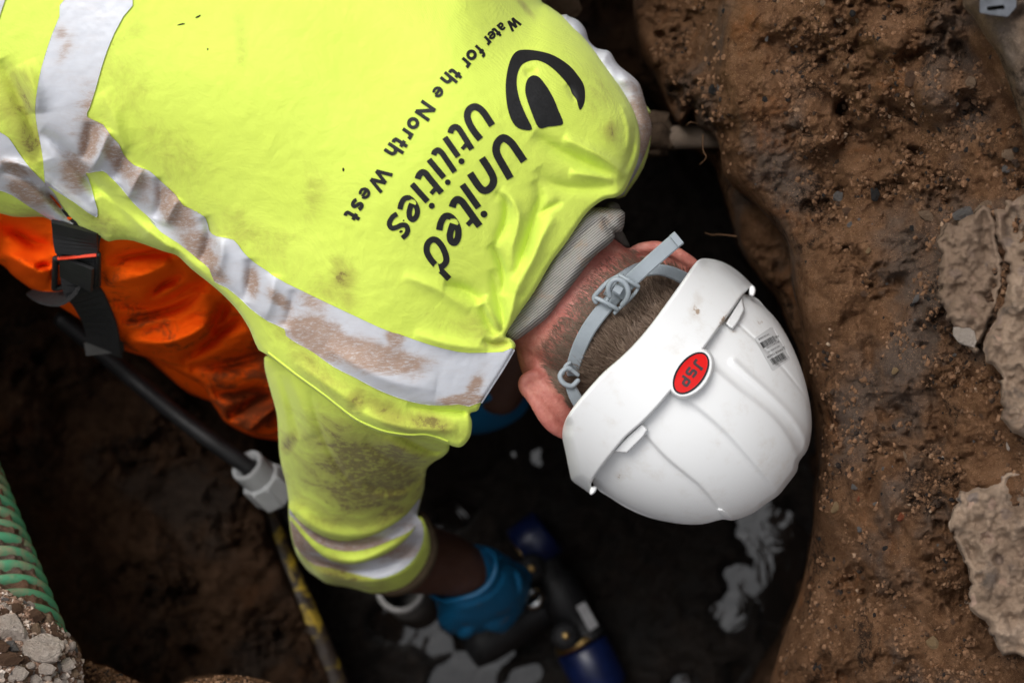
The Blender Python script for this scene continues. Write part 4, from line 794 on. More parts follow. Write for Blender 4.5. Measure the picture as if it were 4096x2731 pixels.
# far shoulder seen past the back: reflective band on its sleeve
fs_ = [(2245, 61), (2279, 68), (2312, 82), (2337, 110), (2347, 133), (2353, 158), (2370, 181), (2393, 196), (2429, 202), (2447, 217), (2460, 242), (2478, 265), (2508, 288), (2539, 314), (2562, 344), (2578, 400), (2596, 460), (2607, 512), (2595, 575), (2560, 665), (2510, 750), (2470, 790), (2350, 700), (2250, 400), (2180, 150)]
relief('sleeve_band', fs_, rbf([(2245, 61, -.04), (2350, 160, -.03), (2450, 250, -.02), (2600, 500, -.04), (2500, 760, -.03), (2300, 400, -.03)]), 5, TAPE, shirt, 50, .04, belly=.05, sub=2, extra=lambda U, V, d: .012 * vn(U / 60, V / 60, 5), attrs={'dirt': lambda u, v: blobs(u, v, [(2580, 520, 60, 200, -10, .75)])})
relief('sleeve', [(p[0] + dx, p[1] + 6) for p, dx in zip(fs_[15:], [-6, -6, -4, 5, 14, 10, 0, 0, 0, 0])], rbf([(2600, 500, -.07), (2500, 760, -.06), (2300, 400, -.06)]), 6, HIVIS, shirt, 50, .04, belly=.05, sub=2, attrs={'dirt': lambda u, v: 0 * u})
v, f = tube_vf([W(2120, 480, -.07), W(2130, 680, -.20), W(2100, 920, -.34), W(2080, 1180, -.42)], [.070, .062, .056, .05], seg=28); mesh('sleeve', v, f, HIVIS, shirt)
# ---- reflective tape on the back
ta = A1([(450, -20), (400, 110), (350, 230), (310, 350), (275, 470), (250, 600), (236, 740), (250, 860), (270, 960), (290, 1080), (302, 1232), (335, 1258), (500, 1362), (655, 1466), (632, 1330), (592, 1192), (566, 1160)])
tb_lo = A1([(600, 1164), (690, 1150), (740, 1190), (810, 1260), (900, 1370), (1000, 1460), (1080, 1545)]) + A4([(1150, 130), (1260, 250), (1400, 340), (1560, 470), (1640, 540), (1680, 640), (1780, 690), (1900, 790), (1960, 850), (2100, 950), (2230, 1010)]) + A6([(240, 70), (320, 125), (420, 180), (560, 280), (700, 350), (850, 430), (1000, 490), (1150, 530), (1280, 540), (1400, 532), (1553, 518)])
tb_up = A6([(1772, 168), (1700, 180), (1530, 186), (1400, 180), (1200, 130), (1000, 60), (860, 12)]) + A4([(2240, 650), (2100, 560), (1980, 480), (1900, 400), (1830, 312), (1700, 286), (1640, 240), (1610, 140), (1480, 60)]) + A1([(1380, 1462), (1320, 1420), (1230, 1380), (1180, 1310), (1060, 1200), (1000, 1147), (900, 1110), (830, 1040), (800, 970), (745, 915), (690, 836), (584, 786)])
ta_r = A1([(604, 720), (645, 590), (680, 460), (720, 340), (770, 220), (830, 110), (890, -20)])
tape_poly = ta + tb_lo + tb_up + ta_r
tdirt = [(420, 460, 130, 130, 30, .62), (360, 560, 40, 90, 10, .9), (480, 640, 110, 40, 50, .95), (560, 720, 60, 110, -30, .55), (700, 830, 60, 120, -35, 1.0), (640, 760, 40, 60, 0, .5), (800, 1010, 60, 120, -30, 1.05), (860, 1100, 50, 60, 0, .7), (1010, 1130, 30, 60, 0, .85), (1120, 1200, 70, 30, 40, .8), (1280, 1350, 160, 70, 25, 1.15), (1450, 1410, 200, 60, 15, 1.1), (1600, 1450, 120, 50, 10, .85), (1850, 1600, 90, 22, -5, 1.25), (1900, 1540, 30, 60, 30, .9), (1240, 1200, 80, 50, 30, .6), (260, 200, 30, 100, 20, .4), (300, 700, 60, 80, 0, .75), (1580, 1350, 40, 50, 0, .9), (240, 130, 40, 40, 0, .55)]
def inset(P, fld, m): return lambda U, V: fld(U, V)
tfld = polyfield(tape_poly, sub=2)
tz_edge = lambda u, v: shirt_s(u, v)
torP = catmull(tor_poly, 3)
sheet('reflective_tape', lambda U, V: np.minimum(tfld(U, V), sdf(U, V, torP) - 2), (90, -30, 2080, 1650), 5, shirt_s, .0016, TAPE, shirt, {'dirt': lambda u, v: blobs(u, v, tdirt)})
tc = A1([(-40, 870), (0, 890), (60, 930), (120, 1020), (210, 1140), (330, 1262), (372, 1312), (470, 1470), (575, 1572), (480, 1530), (380, 1500), (200, 1392), (80, 1312), (0, 1282), (-40, 1270)])
sheet('reflective_tape', lambda U, V: np.minimum(polyfield(tc, sub=2)(U, V), sdf(U, V, torP) - 2), bbox(tc), 5, shirt_s, .0016, TAPE, shirt, {'dirt': lambda u, v: blobs(u, v, [(110, 770, 90, 40, 25, 1.2), (60, 680, 80, 30, 20, .7), (200, 800, 60, 30, 30, .7)])})
td = A1([(-60, -60), (45, -40), (30, 10), (10, 70), (-10, 130), (-60, 200)])
sheet('reflective_tape', polyfield(td, sub=2), bbox(td), 6, shirt_s, .0016, TAPE, shirt, {'dirt': lambda u, v: 0 * u + .2})
s1 = A8([(60, 150), (95, 215), (150, 285), (240, 352), (350, 402), (460, 412), (600, 382), (720, 322), (830, 242), (930, 120), (940, 200), (905, 262), (860, 340), (740, 400), (620, 450), (500, 475), (380, 468), (270, 425), (180, 345), (110, 262), (60, 220)])
s2 = A8([(60, 240), (112, 300), (190, 400), (300, 508), (420, 556), (560, 545), (700, 490), (800, 420), (868, 345), (900, 268), (930, 330), (925, 420), (880, 512), (800, 590), (700, 636), (620, 645), (480, 612), (360, 582), (250, 562), (170, 500), (110, 420), (60, 340)])
slvP = catmull(slv_poly, 3)
for s in (s1, s2):
    sheet('reflective_tape', lambda U, V: np.minimum(polyfield(s, sub=2)(U, V), sdf(U, V, slvP) - 3), bbox(s), 5, slv_s, .0016, TAPE, shirt, {'dirt': lambda u, v: blobs(u, v, [(1400, 2180, 250, 50, 5, 1.0), (1180, 2160, 60, 120, 20, .9), (1300, 2270, 160, 40, 20, .8), (1600, 2120, 80, 60, -30, .35)])})
# stitched tape end
tube('tape_edge', [W(*p, float(shirt_s(*p)) + .0015) for p in [(2054, 1402), (2012, 1474), (1966, 1545), (1926, 1608)]], [.0012] * 4, TAPE, shirt, seg=6)
# seam along the armhole
sm = A6([(1330, 792), (1250, 762), (1170, 745), (1080, 748), (960, 734), (860, 708), (700, 632), (500, 477), (300, 332), (130, 200)])
tube('seam', [W(p[0] - 2, p[1] - 8, float(shirt_s(p[0] - 2, p[1] - 10)) + .0002) for p in sm], [.0011] * len(sm), HIVIS, shirt, seg=6)
# ---- print on the back
def arc(cx, cy, r, a0, a1, n=14, ry=None): return [(cx + r * math.cos(R(a0 + (a1 - a0) * i / n)), cy + (ry or r) * math.sin(R(a0 + (a1 - a0) * i / n))) for i in range(n + 1)]
GL = {'o': ([arc(.5, .5, .36, 0, 360, 24)], 1.0), 'e': ([arc(.5, .5, .36, 0, 318, 22), [(.17, .5), (.84, .5)]], 1.0), 'r': ([[(.13, 0), (.13, 1)], [(.13, .55), (.18, .75), (.34, .88), (.56, .87)]], .58),
      't': ([[(.30, 1.32), (.30, .34), (.36, .18), (.50, .13), (.66, .17)], [(.02, .88), (.62, .88)]], .66), 'f': ([[(.26, 0), (.26, 1.05), (.32, 1.28), (.45, 1.36), (.64, 1.33)], [(.0, .88), (.56, .88)]], .6), 'h': ([[(.13, 0), (.13, 1.5)], [(.13, .5), (.20, .74), (.42, .88), (.66, .78), (.73, .55), (.73, 0)]], .88),
      'a': ([[(.74, 0), (.74, .58), (.66, .80), (.44, .88), (.16, .80)], [(.74, .52), (.46, .54), (.22, .47), (.16, .28), (.26, .14), (.46, .13), (.66, .24), (.74, .40)]], .9), 's': ([[(.70, .80), (.52, .88), (.28, .86), (.20, .70), (.32, .56), (.52, .49), (.68, .36), (.64, .19), (.44, .12), (.22, .15), (.10, .23)]], .8),
      'W': ([[(.0, 1.46), (.44, .12)], [(.44, .12), (.86, 1.34)], [(.86, 1.34), (1.28, .12)], [(1.28, .12), (1.72, 1.46)]], 1.72), 'N': ([[(.14, 0), (.14, 1.4)], [(.14, 1.36), (1.12, .10)], [(1.12, .06), (1.12, 1.46)]], 1.26)}
line = [('W', Z1, (1110, 300), 104, (-.78, .62), .72), ('a', Z1, (960, 335), 104, (-.74, .67), .9), ('t', Z1, (905, 405), 104, (-.74, .67), .9), ('e', Z1, (835, 443), 108, (-.72, .69), 1), ('r', Z1, (775, 512), 112, (-.72, .69), 1), ('f', Z1, (690, 632), 118, (-.69, .72), 1), ('o', Z1, (583, 690), 130, (-.69, .72), 1), ('r', Z1, (507, 788), 130, (-.66, .75), 1), ('t', Z1, (388, 925), 134, (-.66, .75), 1), ('h', Z1, (298, 1005), 134, (-.64, .77), 1), ('e', Z1, (160, 1155), 142, (-.62, .78), 1),
        ('N', Z2, (1103, 138), 150, (-.57, .82), 1), ('o', Z2, (948, 292), 150, (-.57, .82), 1), ('r', Z2, (868, 425), 150, (-.56, .83), 1), ('t', Z2, (790, 535), 150, (-.56, .83), 1), ('h', Z2, (706, 645), 150, (-.55, .835), 1), ('W', Z2, (530, 995), 150, (-.54, .84), 1), ('e', Z2, (338, 1170), 152, (-.54, .84), 1), ('s', Z2, (250, 1312), 152, (-.53, .85), 1), ('t', Z2, (188, 1450), 152, (-.52, .854), 1)]
def glyph_strokes(ch, conv, c, xh, d, wsc, wt=.30):
    L, w = GL[ch]; up = (d[1], -d[0]); h = 1.5 if ch in 'WNh' else (1.36 if ch in 'tf' else 1.0); out = []
    for s in L:
        out.append((conv([(c[0] + ((x - w / 2) * wsc * d[0] + (y - h / 2) * up[0]) * xh, c[1] + ((x - w / 2) * wsc * d[1] + (y - h / 2) * up[1]) * xh) for x, y in s]), xh * (wt if ch not in 'ea' else .24) * .3189))
    return out
small = [s for a in line for s in glyph_strokes(*a)]
pb_ = lambda L: bbox([p for s in L for p in s[0]], 25)
def fast_strokes(L):                  # evaluate each stroke only near itself
    C = [(catmull(p, 5, False) if len(p) > 2 else np.array(p, float), w / 2) for p, w in L]
    def f(U, V):
        r = np.full(U.shape, -50.0); u0, v0, st = U[0, 0], V[0, 0], U[0, 1] - U[0, 0]
        for P, w in C:
            a = max(int((P[:, 0].min() - w - 6 - u0) / st), 0); b = int((P[:, 0].max() + w + 6 - u0) / st) + 1; c = max(int((P[:, 1].min() - w - 6 - v0) / st), 0); d = int((P[:, 1].max() + w + 6 - v0) / st) + 1
            uu, vv = U[c:d, a:b], V[c:d, a:b]
            if uu.size == 0: continue
            k = strokes_flat([(P.tolist(), w * 2)])(uu, vv) if len(P) < 3 else None
            if k is None:
                dd, _ = pline(uu, vv, P); k = w - dd
                if np.hypot(*(P[0] - P[-1])) > 2 * w:
                    for aa, bb in ((P[0], P[1]), (P[-1], P[-2])):
                        t = bb - aa; t = t / (np.hypot(*t) + 1e-9); m = np.hypot(uu - aa[0], vv - aa[1]) < 1.6 * w; k = np.where(m, np.minimum(k, (uu - aa[0]) * t[0] + (vv - aa[1]) * t[1]), k)
            r[c:d, a:b] = np.maximum(r[c:d, a:b], k)
        return r
    return f
sheet('lettering', fast_strokes(small), pb_(small), 2.2, shirt_s, .0009, INK, shirt)
def dot(c, r): return (arc(c[0], c[1], r * .5, 0, 360, 14), r)
S = .3189
ut = [(Z2([(1940, 320), (1885, 235), (1830, 155), (1770, 102), (1715, 86), (1655, 118), (1627, 190), (1645, 275), (1705, 385), (1793, 495)]), 72), (Z2([(1415, 418), (1428, 372), (1462, 342), (1505, 348), (1545, 395), (1600, 482), (1685, 620)]), 62), (Z2([(1562, 618), (1625, 545)]), 40), (Z2([(1345, 470), (1515, 712)]), 62), (Z2([(1205, 692), (1222, 652), (1262, 632), (1305, 662), (1360, 740), (1472, 905)]), 60), (Z2([(1145, 748), (1335, 975)]), 62), (Z2([(1005, 992), (1022, 945), (1062, 908), (1108, 925), (1155, 985), (1305, 1165)]), 66), (Z2([(1172, 1178), (1235, 1105)]), 46), (Z2([(932, 1055), (1130, 1275)]), 62),
      (Z2([(782, 1372), (800, 1300), (838, 1240), (890, 1228), (945, 1268), (985, 1330), (1002, 1400), (985, 1465), (945, 1500), (908, 1475), (898, 1415), (912, 1350), (930, 1300)]), 56), (Z3([(278, 488), (222, 525), (184, 585), (182, 632), (215, 668), (275, 655), (335, 628), (388, 635), (410, 690), (392, 745), (340, 792)]), 52)]
ut = [(p, w * S * 1.2) for p, w in ut] + [dot(Z2([c])[0], r * S) for c, r in (((1555, 770), 38), ((1382, 1033), 36), ((1182, 1328), 38))]
un = [(Z2([(2340, 770), (2260, 650), (2175, 535), (2085, 478), (2015, 525), (1988, 615), (2010, 705), (2080, 830), (2168, 985)]), 80), (Z2([(1810, 730), (1910, 885), (1955, 985), (1945, 1065), (1890, 1125), (1825, 1132), (1765, 1075), (1662, 920)]), 76), (Z2([(1565, 1063), (1770, 1352)]), 70), (Z3([(968, 405), (988, 348), (1030, 308), (1080, 328), (1135, 395), (1312, 642)]), 74), (Z3([(1158, 628), (1215, 570)]), 50),
      (Z3([(806, 692), (825, 600), (868, 528), (925, 515), (985, 560), (1030, 640), (1046, 720), (1035, 800), (1000, 850), (955, 830), (938, 765), (952, 690), (978, 610)]), 68), (Z3([(932, 1305), (850, 1222), (760, 1130), (690, 1045), (648, 955), (660, 865), (715, 812), (780, 825), (845, 905), (888, 1010), (892, 1085), (850, 1140), (800, 1158)]), 64)]
un = [(p, w * S * 1.2) for p, w in un] + [dot(Z2([(1837, 1432)])[0], 43 * S)]
sheet('lettering', fast_strokes(ut), pb_(ut), 2.6, shirt_s, .0009, INK, shirt)
sheet('lettering', fast_strokes(un), pb_(un), 2.6, shirt_s, .0009, INK, shirt)
lg1 = A2([(1712, 740), (1740, 700), (1748, 640), (1740, 575), (1705, 515), (1640, 440), (1540, 375), (1440, 345), (1340, 335), (1280, 352), (1240, 420), (1216, 540), (1216, 640), (1228, 730), (1252, 805), (1285, 852), (1330, 872), (1392, 868), (1350, 775), (1308, 670), (1288, 570), (1296, 490), (1330, 430), (1400, 405), (1460, 416), (1530, 460), (1600, 530), (1644, 588), (1660, 630), (1690, 670)])
lg2 = A2([(1437, 860), (1390, 760), (1352, 650), (1346, 590), (1358, 540), (1382, 514), (1410, 508), (1445, 525), (1495, 590), (1535, 660), (1570, 745), (1601, 828), (1560, 846), (1500, 852)])
sheet('emblem', polyfield(lg1, lg2, sub=3), bbox(lg1 + lg2), 3, shirt_s, .0009, INK, shirt)
# crumbs of soil lying on the shirt
for (c, a, b, an) in ((A1([(1335, 112)])[0], 18, 4, -28), (A1([(1215, 165)])[0], 20, 4, -10), (A1([(1395, 332)])[0], 4, 5, 0), (A1([(2307, 1140)])[0], 5, 9, 0), (Z3([(325, 710)])[0], 9, 6, -20), (Z3([(358, 570)])[0], 4, 4, 0)):
    stone('crumb', c[0], c[1], shirt_s, a, b, an, DARKST, None, .2, .7).parent = shirt

# ---- cuff lining, knitted collar
relief('cuff_lining', A8([(560, 715), (640, 745), (740, 760), (830, 740), (900, 700), (970, 620), (1015, 520), (1025, 430), (1000, 330), (950, 250), (905, 230), (930, 330), (940, 430), (900, 560), (800, 660), (680, 700)]), rbf([(1500, 2370, -.39), (1725, 2260, -.37), (1700, 2080, -.34)]), 5, LINER, shirt, 20, .02, belly=.03, sub=3)
col_poly = A7([(770, -30), (985, -20), (1005, 60), (985, 125), (940, 135), (940, 165), (905, 212), (830, 272), (760, 345), (700, 425), (600, 560), (500, 695), (430, 755), (330, 825), (270, 858), (200, 850), (140, 800), (220, 700), (400, 450), (560, 200), (680, 40)])
collar, col_s = relief('collar', [p + (34, .03) for p in col_poly], rbf([(2000, 1330, .025), (2100, 1330, .03), (2250, 1150, .048), (2400, 980, .05), (2480, 900, .035), (2060, 1200, .028), (2180, 1010, .042), (2330, 830, .04)]), 4.5, KNIT, person, 34, .03, it=4, belly=.04, sub=3, extra=lambda U, V, d: folds(U, V, [(A7([(560, 330), (640, 250), (760, 110), (850, 60)]), 14, -.004), (A7([(860, 30), (900, 110), (940, 160)]), 14, -.008)]) + .002 * fbm(U / 60, V / 60, 9, 3))
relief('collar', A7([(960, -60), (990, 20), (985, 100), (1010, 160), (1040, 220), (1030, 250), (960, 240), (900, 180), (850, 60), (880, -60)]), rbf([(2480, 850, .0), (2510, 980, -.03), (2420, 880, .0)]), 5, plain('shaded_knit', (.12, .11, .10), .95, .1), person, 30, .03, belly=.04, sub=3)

# ---- body: one continuous figure (head, neck, trunk, arms, hands, legs)
ax = Vector((.778, -.628, 0)); bx_ = Vector((-.628, -.778, 0)); zx = Vector((0, 0, 1))
hc = W(2690, 1500, -.055)
parts = [ellipsoid_vf(hc, (ax * .118, bx_ * .078, zx * .094)), ellipsoid_vf(W(2480, 1335, -.045), (ax * .075, bx_ * .073, zx * .074)), ellipsoid_vf(hc - ax * .055 - zx * .07, (ax * .055, bx_ * .055, zx * .06)),
         tube_vf([W(2020, 980, -.06), W(2200, 1120, -.04), W(2360, 1250, -.030), W(2520, 1360, -.045)], [(.075, .062), (.070, .058), (.068, .058), (.068, .06)], seg=28),
         ellipsoid_vf(hc - zx * .098 - ax * .012, (ax * .012, bx_ * .012, zx * .022)),
         tube_vf([W(-450, 150, -.03), W(400, 280, -.03), W(1200, 520, -.02), W(1800, 820, -.03), W(2060, 1010, -.04)], [(.13, .06), (.12, .06), (.13, .06), (.12, .055), (.07, .045)], seg=32),
         tube_vf([W(1600, 1250, -.06), W(1480, 1650, -.15), W(1420, 1900, -.25), W(1430, 2130, -.39), W(1500, 2200, -.43)], [.048, .044, .040, .038, .038], seg=22), tube_vf([W(1480, 2190, -.40), W(1640, 2225, -.46), W(1800, 2260, -.51), W(1900, 2310, -.545)], [.044, .043, .036, .031], seg=22),
         tube_vf([W(2150, 520, -.06), W(2150, 700, -.22), W(2120, 960, -.36), W(2100, 1200, -.43)], [.055, .05, .045, .042], seg=22), tube_vf([W(2100, 1190, -.43), W(2050, 1400, -.47), W(2000, 1560, -.50)], [.042, .036, .03], seg=22),
         tube_vf([W(-350, 620, -.10), W(300, 950, -.27), W(850, 1330, -.45)], [.05, .05, .05], seg=20), tube_vf([W(850, 1330, -.48), W(500, 1040, -.63), W(120, 700, -.80)], [.06, .05, .04], seg=20), tube_vf([W(-400, 200, -.08), W(300, 150, -.36), W(680, 110, -.50)], [.09, .085, .06], seg=20), tube_vf([W(680, 100, -.5), W(450, 0, -.65), W(280, -60, -.8)], [.06, .05, .04], seg=20)]
def ear(c, along, out, n, L=.066, wd=.030):
    """c: top of the ear root, along: towards the lobe, out: away from the head, n: towards the camera"""
    P = lambda a, o, h: c + along * a * L + out * o * wd + n * h
    return [tube_vf([P(.05, .15, .0), P(-.02, .55, .004), P(.12, .92, .006), P(.38, 1.05, .006), P(.62, .92, .005), P(.80, .70, .003), P(.92, .55, .0)], [.0035, .0042, .0045, .0045, .0045, .0055, .0065], seg=10),
            tube_vf([P(.95, .45, -.002), P(1.02, .35, -.003), P(.9, .1, -.004)], [.0065, .006, .005], seg=10), tube_vf([P(.1, .2, -.006), P(.4, .5, -.007), P(.7, .4, -.007), P(.9, .3, -.005)], [(.010, .0035), (.013, .004), (.012, .004), (.008, .004)], seg=12),
            tube_vf([P(.22, .45, -.002), P(.45, .62, .001), P(.68, .5, -.001)], [.003, .0038, .003], seg=8)]
def frame(p, q): d = (q - p); return d.normalized(), d.length
# near ear (lower left) and far ear (top)
lobe, root = W(2125, 1545, -.005), W(2262, 1730, -.02); al, L = frame(root, lobe)
parts += [tube_vf([W(2170, 1330, -.04), W(2190, 1440, -.035), W(2260, 1560, -.035)], [.026, .027, .026], seg=18)]
parts += [tube_vf([W(2100, 1555, -.012), W(2138, 1598, -.007), W(2172, 1648, -.006), W(2208, 1695, -.010), W(2255, 1726, -.018), W(2300, 1745, -.030)], [(.0055, .0050), (.0068, .0052), (.0078, .0054), (.0080, .0054), (.0075, .0054), (.007, .006)], seg=16),
          tube_vf([W(2104, 1565, -.014), W(2094, 1535, -.012), W(2108, 1508, -.010), W(2145, 1497, -.009), W(2185, 1505, -.011)], [.0055, .006, .0055, .005, .004], seg=12),
          tube_vf([W(2150, 1520, -.011), W(2192, 1570, -.008), W(2235, 1625, -.010), W(2280, 1670, -.019)], [(.006, .0045), (.0072, .0048), (.0072, .0048), (.0065, .0048)], seg=16),
          tube_vf([W(2130, 1535, -.022), W(2190, 1600, -.021), W(2245, 1670, -.025), W(2300, 1720, -.035)], [(.012, .006), (.017, .006), (.017, .006), (.014, .006)], seg=18)]
parts += [tube_vf([W(2540, 1000, -.03), W(2580, 990, -.028), W(2640, 990, -.026), W(2700, 1010, -.028), W(2750, 1040, -.032), W(2790, 1075, -.04)], [.005, .0058, .006, .006, .006, .006], seg=12), tube_vf([W(2560, 1030, -.035), W(2640, 1040, -.036), W(2730, 1080, -.04)], [(.012, .005), (.016, .006), (.014, .006)], seg=14)]
def hand(o, X, Z, sc=1.0, curl=(38, 50, 35), rr=1.0, thumb=1):
    X = X.normalized(); Y = Z.cross(X).normalized() * thumb; Z = X.cross(Y * thumb).normalized(); P = lambda a, b, c: o + (X * a + Y * b + Z * c) * sc; L = []
    L.append(tube_vf([P(-.01, 0, 0), P(.03, .002, .002), P(.065, .002, .003), P(.092, 0, 0)], [(.029 * rr * sc, .022 * rr * sc), (.039 * rr * sc, .020 * rr * sc), (.043 * rr * sc, .018 * rr * sc), (.040 * rr * sc, .014 * rr * sc)], seg=20, up=Z))
    for y, ln, r in ((.031, .074, .0098), (.010, .082, .0100), (-.011, .076, .0097), (-.030, .060, .0086)):
        a = 0; p = [.088, 0]; pts = [P(.075, y, 0), P(.088, y, .001)]
        for k, fr in enumerate((.45, .30, .25)):
            a += curl[k]; p = [p[0] + ln * fr * math.cos(R(a)), p[1] - ln * fr * math.sin(R(a))]; pts.append(P(p[0], y * 1.06, p[1]))
        L.append(tube_vf(pts, [r * rr * sc, r * 1.05 * rr * sc, r * rr * sc, r * .92 * rr * sc, r * .8 * rr * sc], seg=12))
    L.append(tube_vf([P(.018, .024, -.004), P(.042, .048, -.012), P(.064, .056, -.026), P(.082, .050, -.040)], [.014 * rr * sc, .0125 * rr * sc, .011 * rr * sc, .009 * rr * sc], seg=12)); return L
lw = W(1905, 2315, -.55); lX = W(2110, 2430, -.66) - lw; lZ = Vector((.15, .10, 1)); lhand = hand(lw, lX, lZ, 1.08, thumb=-1)
rw = W(2000, 1560, -.50); rX = W(1960, 1700, -.60) - rw; rZ = Vector((.3, 0, 1)); rhand = hand(rw, rX, rZ, 1.02, thumb=1)
body = voxel('body', parts + hand(lw, lX, lZ, 1.0, rr=.85, thumb=-1) + hand(rw, rX, rZ, .95, rr=.85, thumb=1), .0024, SKIN, person, 3)
zc = np.empty(len(body.data.vertices) * 3, np.float32); body.data.vertices.foreach_get('co', zc); zc = zc[2::3]
at = body.data.attributes.new('mud', 'FLOAT', 'POINT'); at.data.foreach_set('value', np.clip((-.30 - zc) / .08, 0, 1).astype(np.float32) * .92)  # tint grows with depth: dirty forearms plus painted trench shade
# ---- gloves
gl = voxel('glove', lhand + [tube_vf([W(1870, 2295, -.535), lw, lw + lX.normalized() * .03], [(.040, .033), (.044, .034), (.044, .026)], seg=24)], .0022, GLOVE, person, 4)
voxel('glove', rhand, .0025, GLOVE, person, 3)
rim = B5([(440, 215), (540, 232), (630, 250), (690, 300), (705, 390), (685, 490), (625, 590), (525, 672), (390, 720), (250, 748), (150, 738), (80, 700), (30, 640)])
rimz = np.interp(np.linspace(0, 1, len(rim)), [0, .35, .7, 1], [-.545, -.50, -.50, -.55])
tube('cuff', [W(*p, z) for p, z in zip(rim, rimz)], [.003] + [.0036] * (len(rim) - 2) + [.003], GLOVE, gl, seg=10)
# loose cuff and back of the hand in the glove
gpoly = B5([(620, 240), (700, 310), (820, 350), (930, 410), (1010, 500), (1050, 600), (1040, 690), (990, 800), (960, 880), (820, 970), (680, 1030), (540, 1072), (400, 1080), (260, 1078), (180, 1030), (128, 960), (120, 850), (115, 730), (250, 748), (390, 720), (525, 672), (625, 590), (685, 490), (705, 390)])
relief('glove_back', [p + (70, .05) for p in gpoly[:18]] + [p + (10, .004) for p in gpoly[18:]], rbf([(1990, 2230, -.505), (1975, 2330, -.50), (1800, 2400, -.505), (1750, 2400, -.53), (2110, 2330, -.57), (2060, 2430, -.575), (1900, 2500, -.56), (1780, 2510, -.56)]), 6, GLOVE, gl, 70, .05, it=10, belly=.06, sub=3, extra=lambda U, V, d: folds(U, V, [(B5([(740, 330), (760, 480), (700, 620), (560, 740)]), 12, -.005), (B5([(820, 360), (920, 440), (960, 580), (960, 700)]), 16, .010), (B5([(870, 440), (910, 560), (920, 700)]), 12, -.008), (B5([(300, 820), (500, 800), (700, 700)]), 20, .005)]))
# ---- hair
BV = BVHTree.FromPolygons([tuple(v.co) for v in body.data.vertices], [tuple(p.vertices) for p in body.data.polygons]); CO = Vector((0, 0, CAMZ))
def hit(u, v):
    d = (W(u, v, -.1) - CO).normalized(); r = BV.ray_cast(CO, d); return (r[0], r[1]) if r[0] is not None else (None, None)
def strands(poly, n, ln, lift, dirf, seed, w=.00028, keep=None, tone=(.2, .9)):
    P = catmull(poly, 3); b = bbox(P, 0); r = random.Random(seed); V, F_, T = [], [], []; k = 0; tries = 0
    q = np.random.default_rng(seed); cu = q.uniform(b[0], b[2], n * 6); cv = q.uniform(b[1], b[3], n * 6); mk = inside(cu, cv, P)
    for u, v in zip(cu[mk].tolist(), cv[mk].tolist()):
        if k >= n: break
        if keep and r.random() > keep(u, v): continue
        p, nr = hit(u, v)
        if p is None: continue
        d = dirf(u, v) + Vector((float(vn(np.array(u / 28.), np.array(v / 28.), seed)), float(vn(np.array(u / 28.), np.array(v / 28.), seed + 1)), 0)) * .9; d = (d + Vector((r.gauss(0, .22), r.gauss(0, .22), r.gauss(0, .12)))).normalized(); d = (d - nr * d.dot(nr)).normalized(); L = ln * r.uniform(.6, 1.15); lf = lift * r.uniform(.5, 1.4)
        side_ = d.cross(nr).normalized() * w * r.uniform(.7, 1.3); bend = d.cross(nr).normalized() * r.gauss(0, .12) * L
        p0 = p - nr * .001; p1 = p + d * L * .4 + nr * L * lf * .7 + bend * .3; p2 = p + d * L * .78 + nr * L * lf * .95 + bend * .7; p3 = p + d * L + nr * L * lf + bend; i = len(V)
        V += [p0 - side_, p0 + side_, p1 - side_, p1 + side_, p2 - side_ * .75, p2 + side_ * .75, p3]; F_ += [[i, i + 1, i + 3, i + 2], [i + 2, i + 3, i + 5, i + 4], [i + 4, i + 5, i + 6]]; t = r.uniform(*tone); T += [t] * 7; k += 1
    return V, F_, T
big_hair = A7([(640, 1230), (690, 1130), (730, 1000), (780, 880), (840, 790), (920, 720), (1030, 630), (1110, 540), (1190, 470), (1300, 420), (1420, 420), (1480, 520), (1300, 760), (1000, 1080), (780, 1280)])
low_hair = A7([(440, 930), (530, 840), (640, 710), (730, 600), (810, 500), (910, 410), (990, 330), (1050, 270), (1110, 270), (1200, 330), (1330, 390), (1300, 430), (1100, 480), (900, 640), (760, 780), (680, 920), (640, 1060), (620, 1180), (700, 1320), (640, 1300), (540, 1130), (450, 980)])
cr = -ax
v1 = strands(big_hair, 13000, .0165, .62, lambda u, v: cr + Vector((0, .25, 0)), 5, tone=(.25, 1.0))
v2 = strands(low_hair, 12000, .010, .10, lambda u, v: cr + Vector((.15, -.15, 0)), 6, .00015, tone=(.4, .95), keep=lambda u, v: min(1, max(.12, float(((u - 2185) * .778 + (v - 1405) * .628) / 150))))
v3 = strands(A7([(530, 790), (660, 610), (780, 450), (890, 340), (960, 320), (840, 500), (660, 740), (500, 900)]), 350, .006, .12, lambda u, v: cr, 8, .00013, tone=(.3, .8))
Vh, Fh, Th = [], [], []
for a, b, c in (v1, v2, v3): n = len(Vh); Vh += [tuple(p) for p in a]; Fh += [[i + n for i in f] for f in b]; Th += c
hair = mesh('hair', Vh, Fh, HAIR, person, True, {'tone': Th}); hair['kind'] = 'stuff'
# a close scalp layer so that no skin shows through the thick hair
def scalp():
    V, F_ = [], []; P = A7([(660, 1010), (720, 870), (800, 760), (900, 690), (1010, 590), (1110, 500), (1290, 450), (1440, 470), (1500, 600), (1000, 1150), (780, 1300), (640, 1190)]); pf = polyfield(P); b = bbox(P); gg = Grid(b[0], b[1], b[2], b[3], 10); f = pf(gg.U, gg.V); vu, vv, bd, fc, ed = msq(gg, f)
    for u, v, e in zip(vu, vv, bd):
        p, nr = hit(u, v); p = p if p is not None else W(u, v, -.02); V.append(p + (nr or Vector((0, 0, 1))) * (-.0005 if e else .0025))
    mesh('scalp_hair', V, fc, HAIR, hair, True, {'tone': [.3] * len(V)})
scalp()

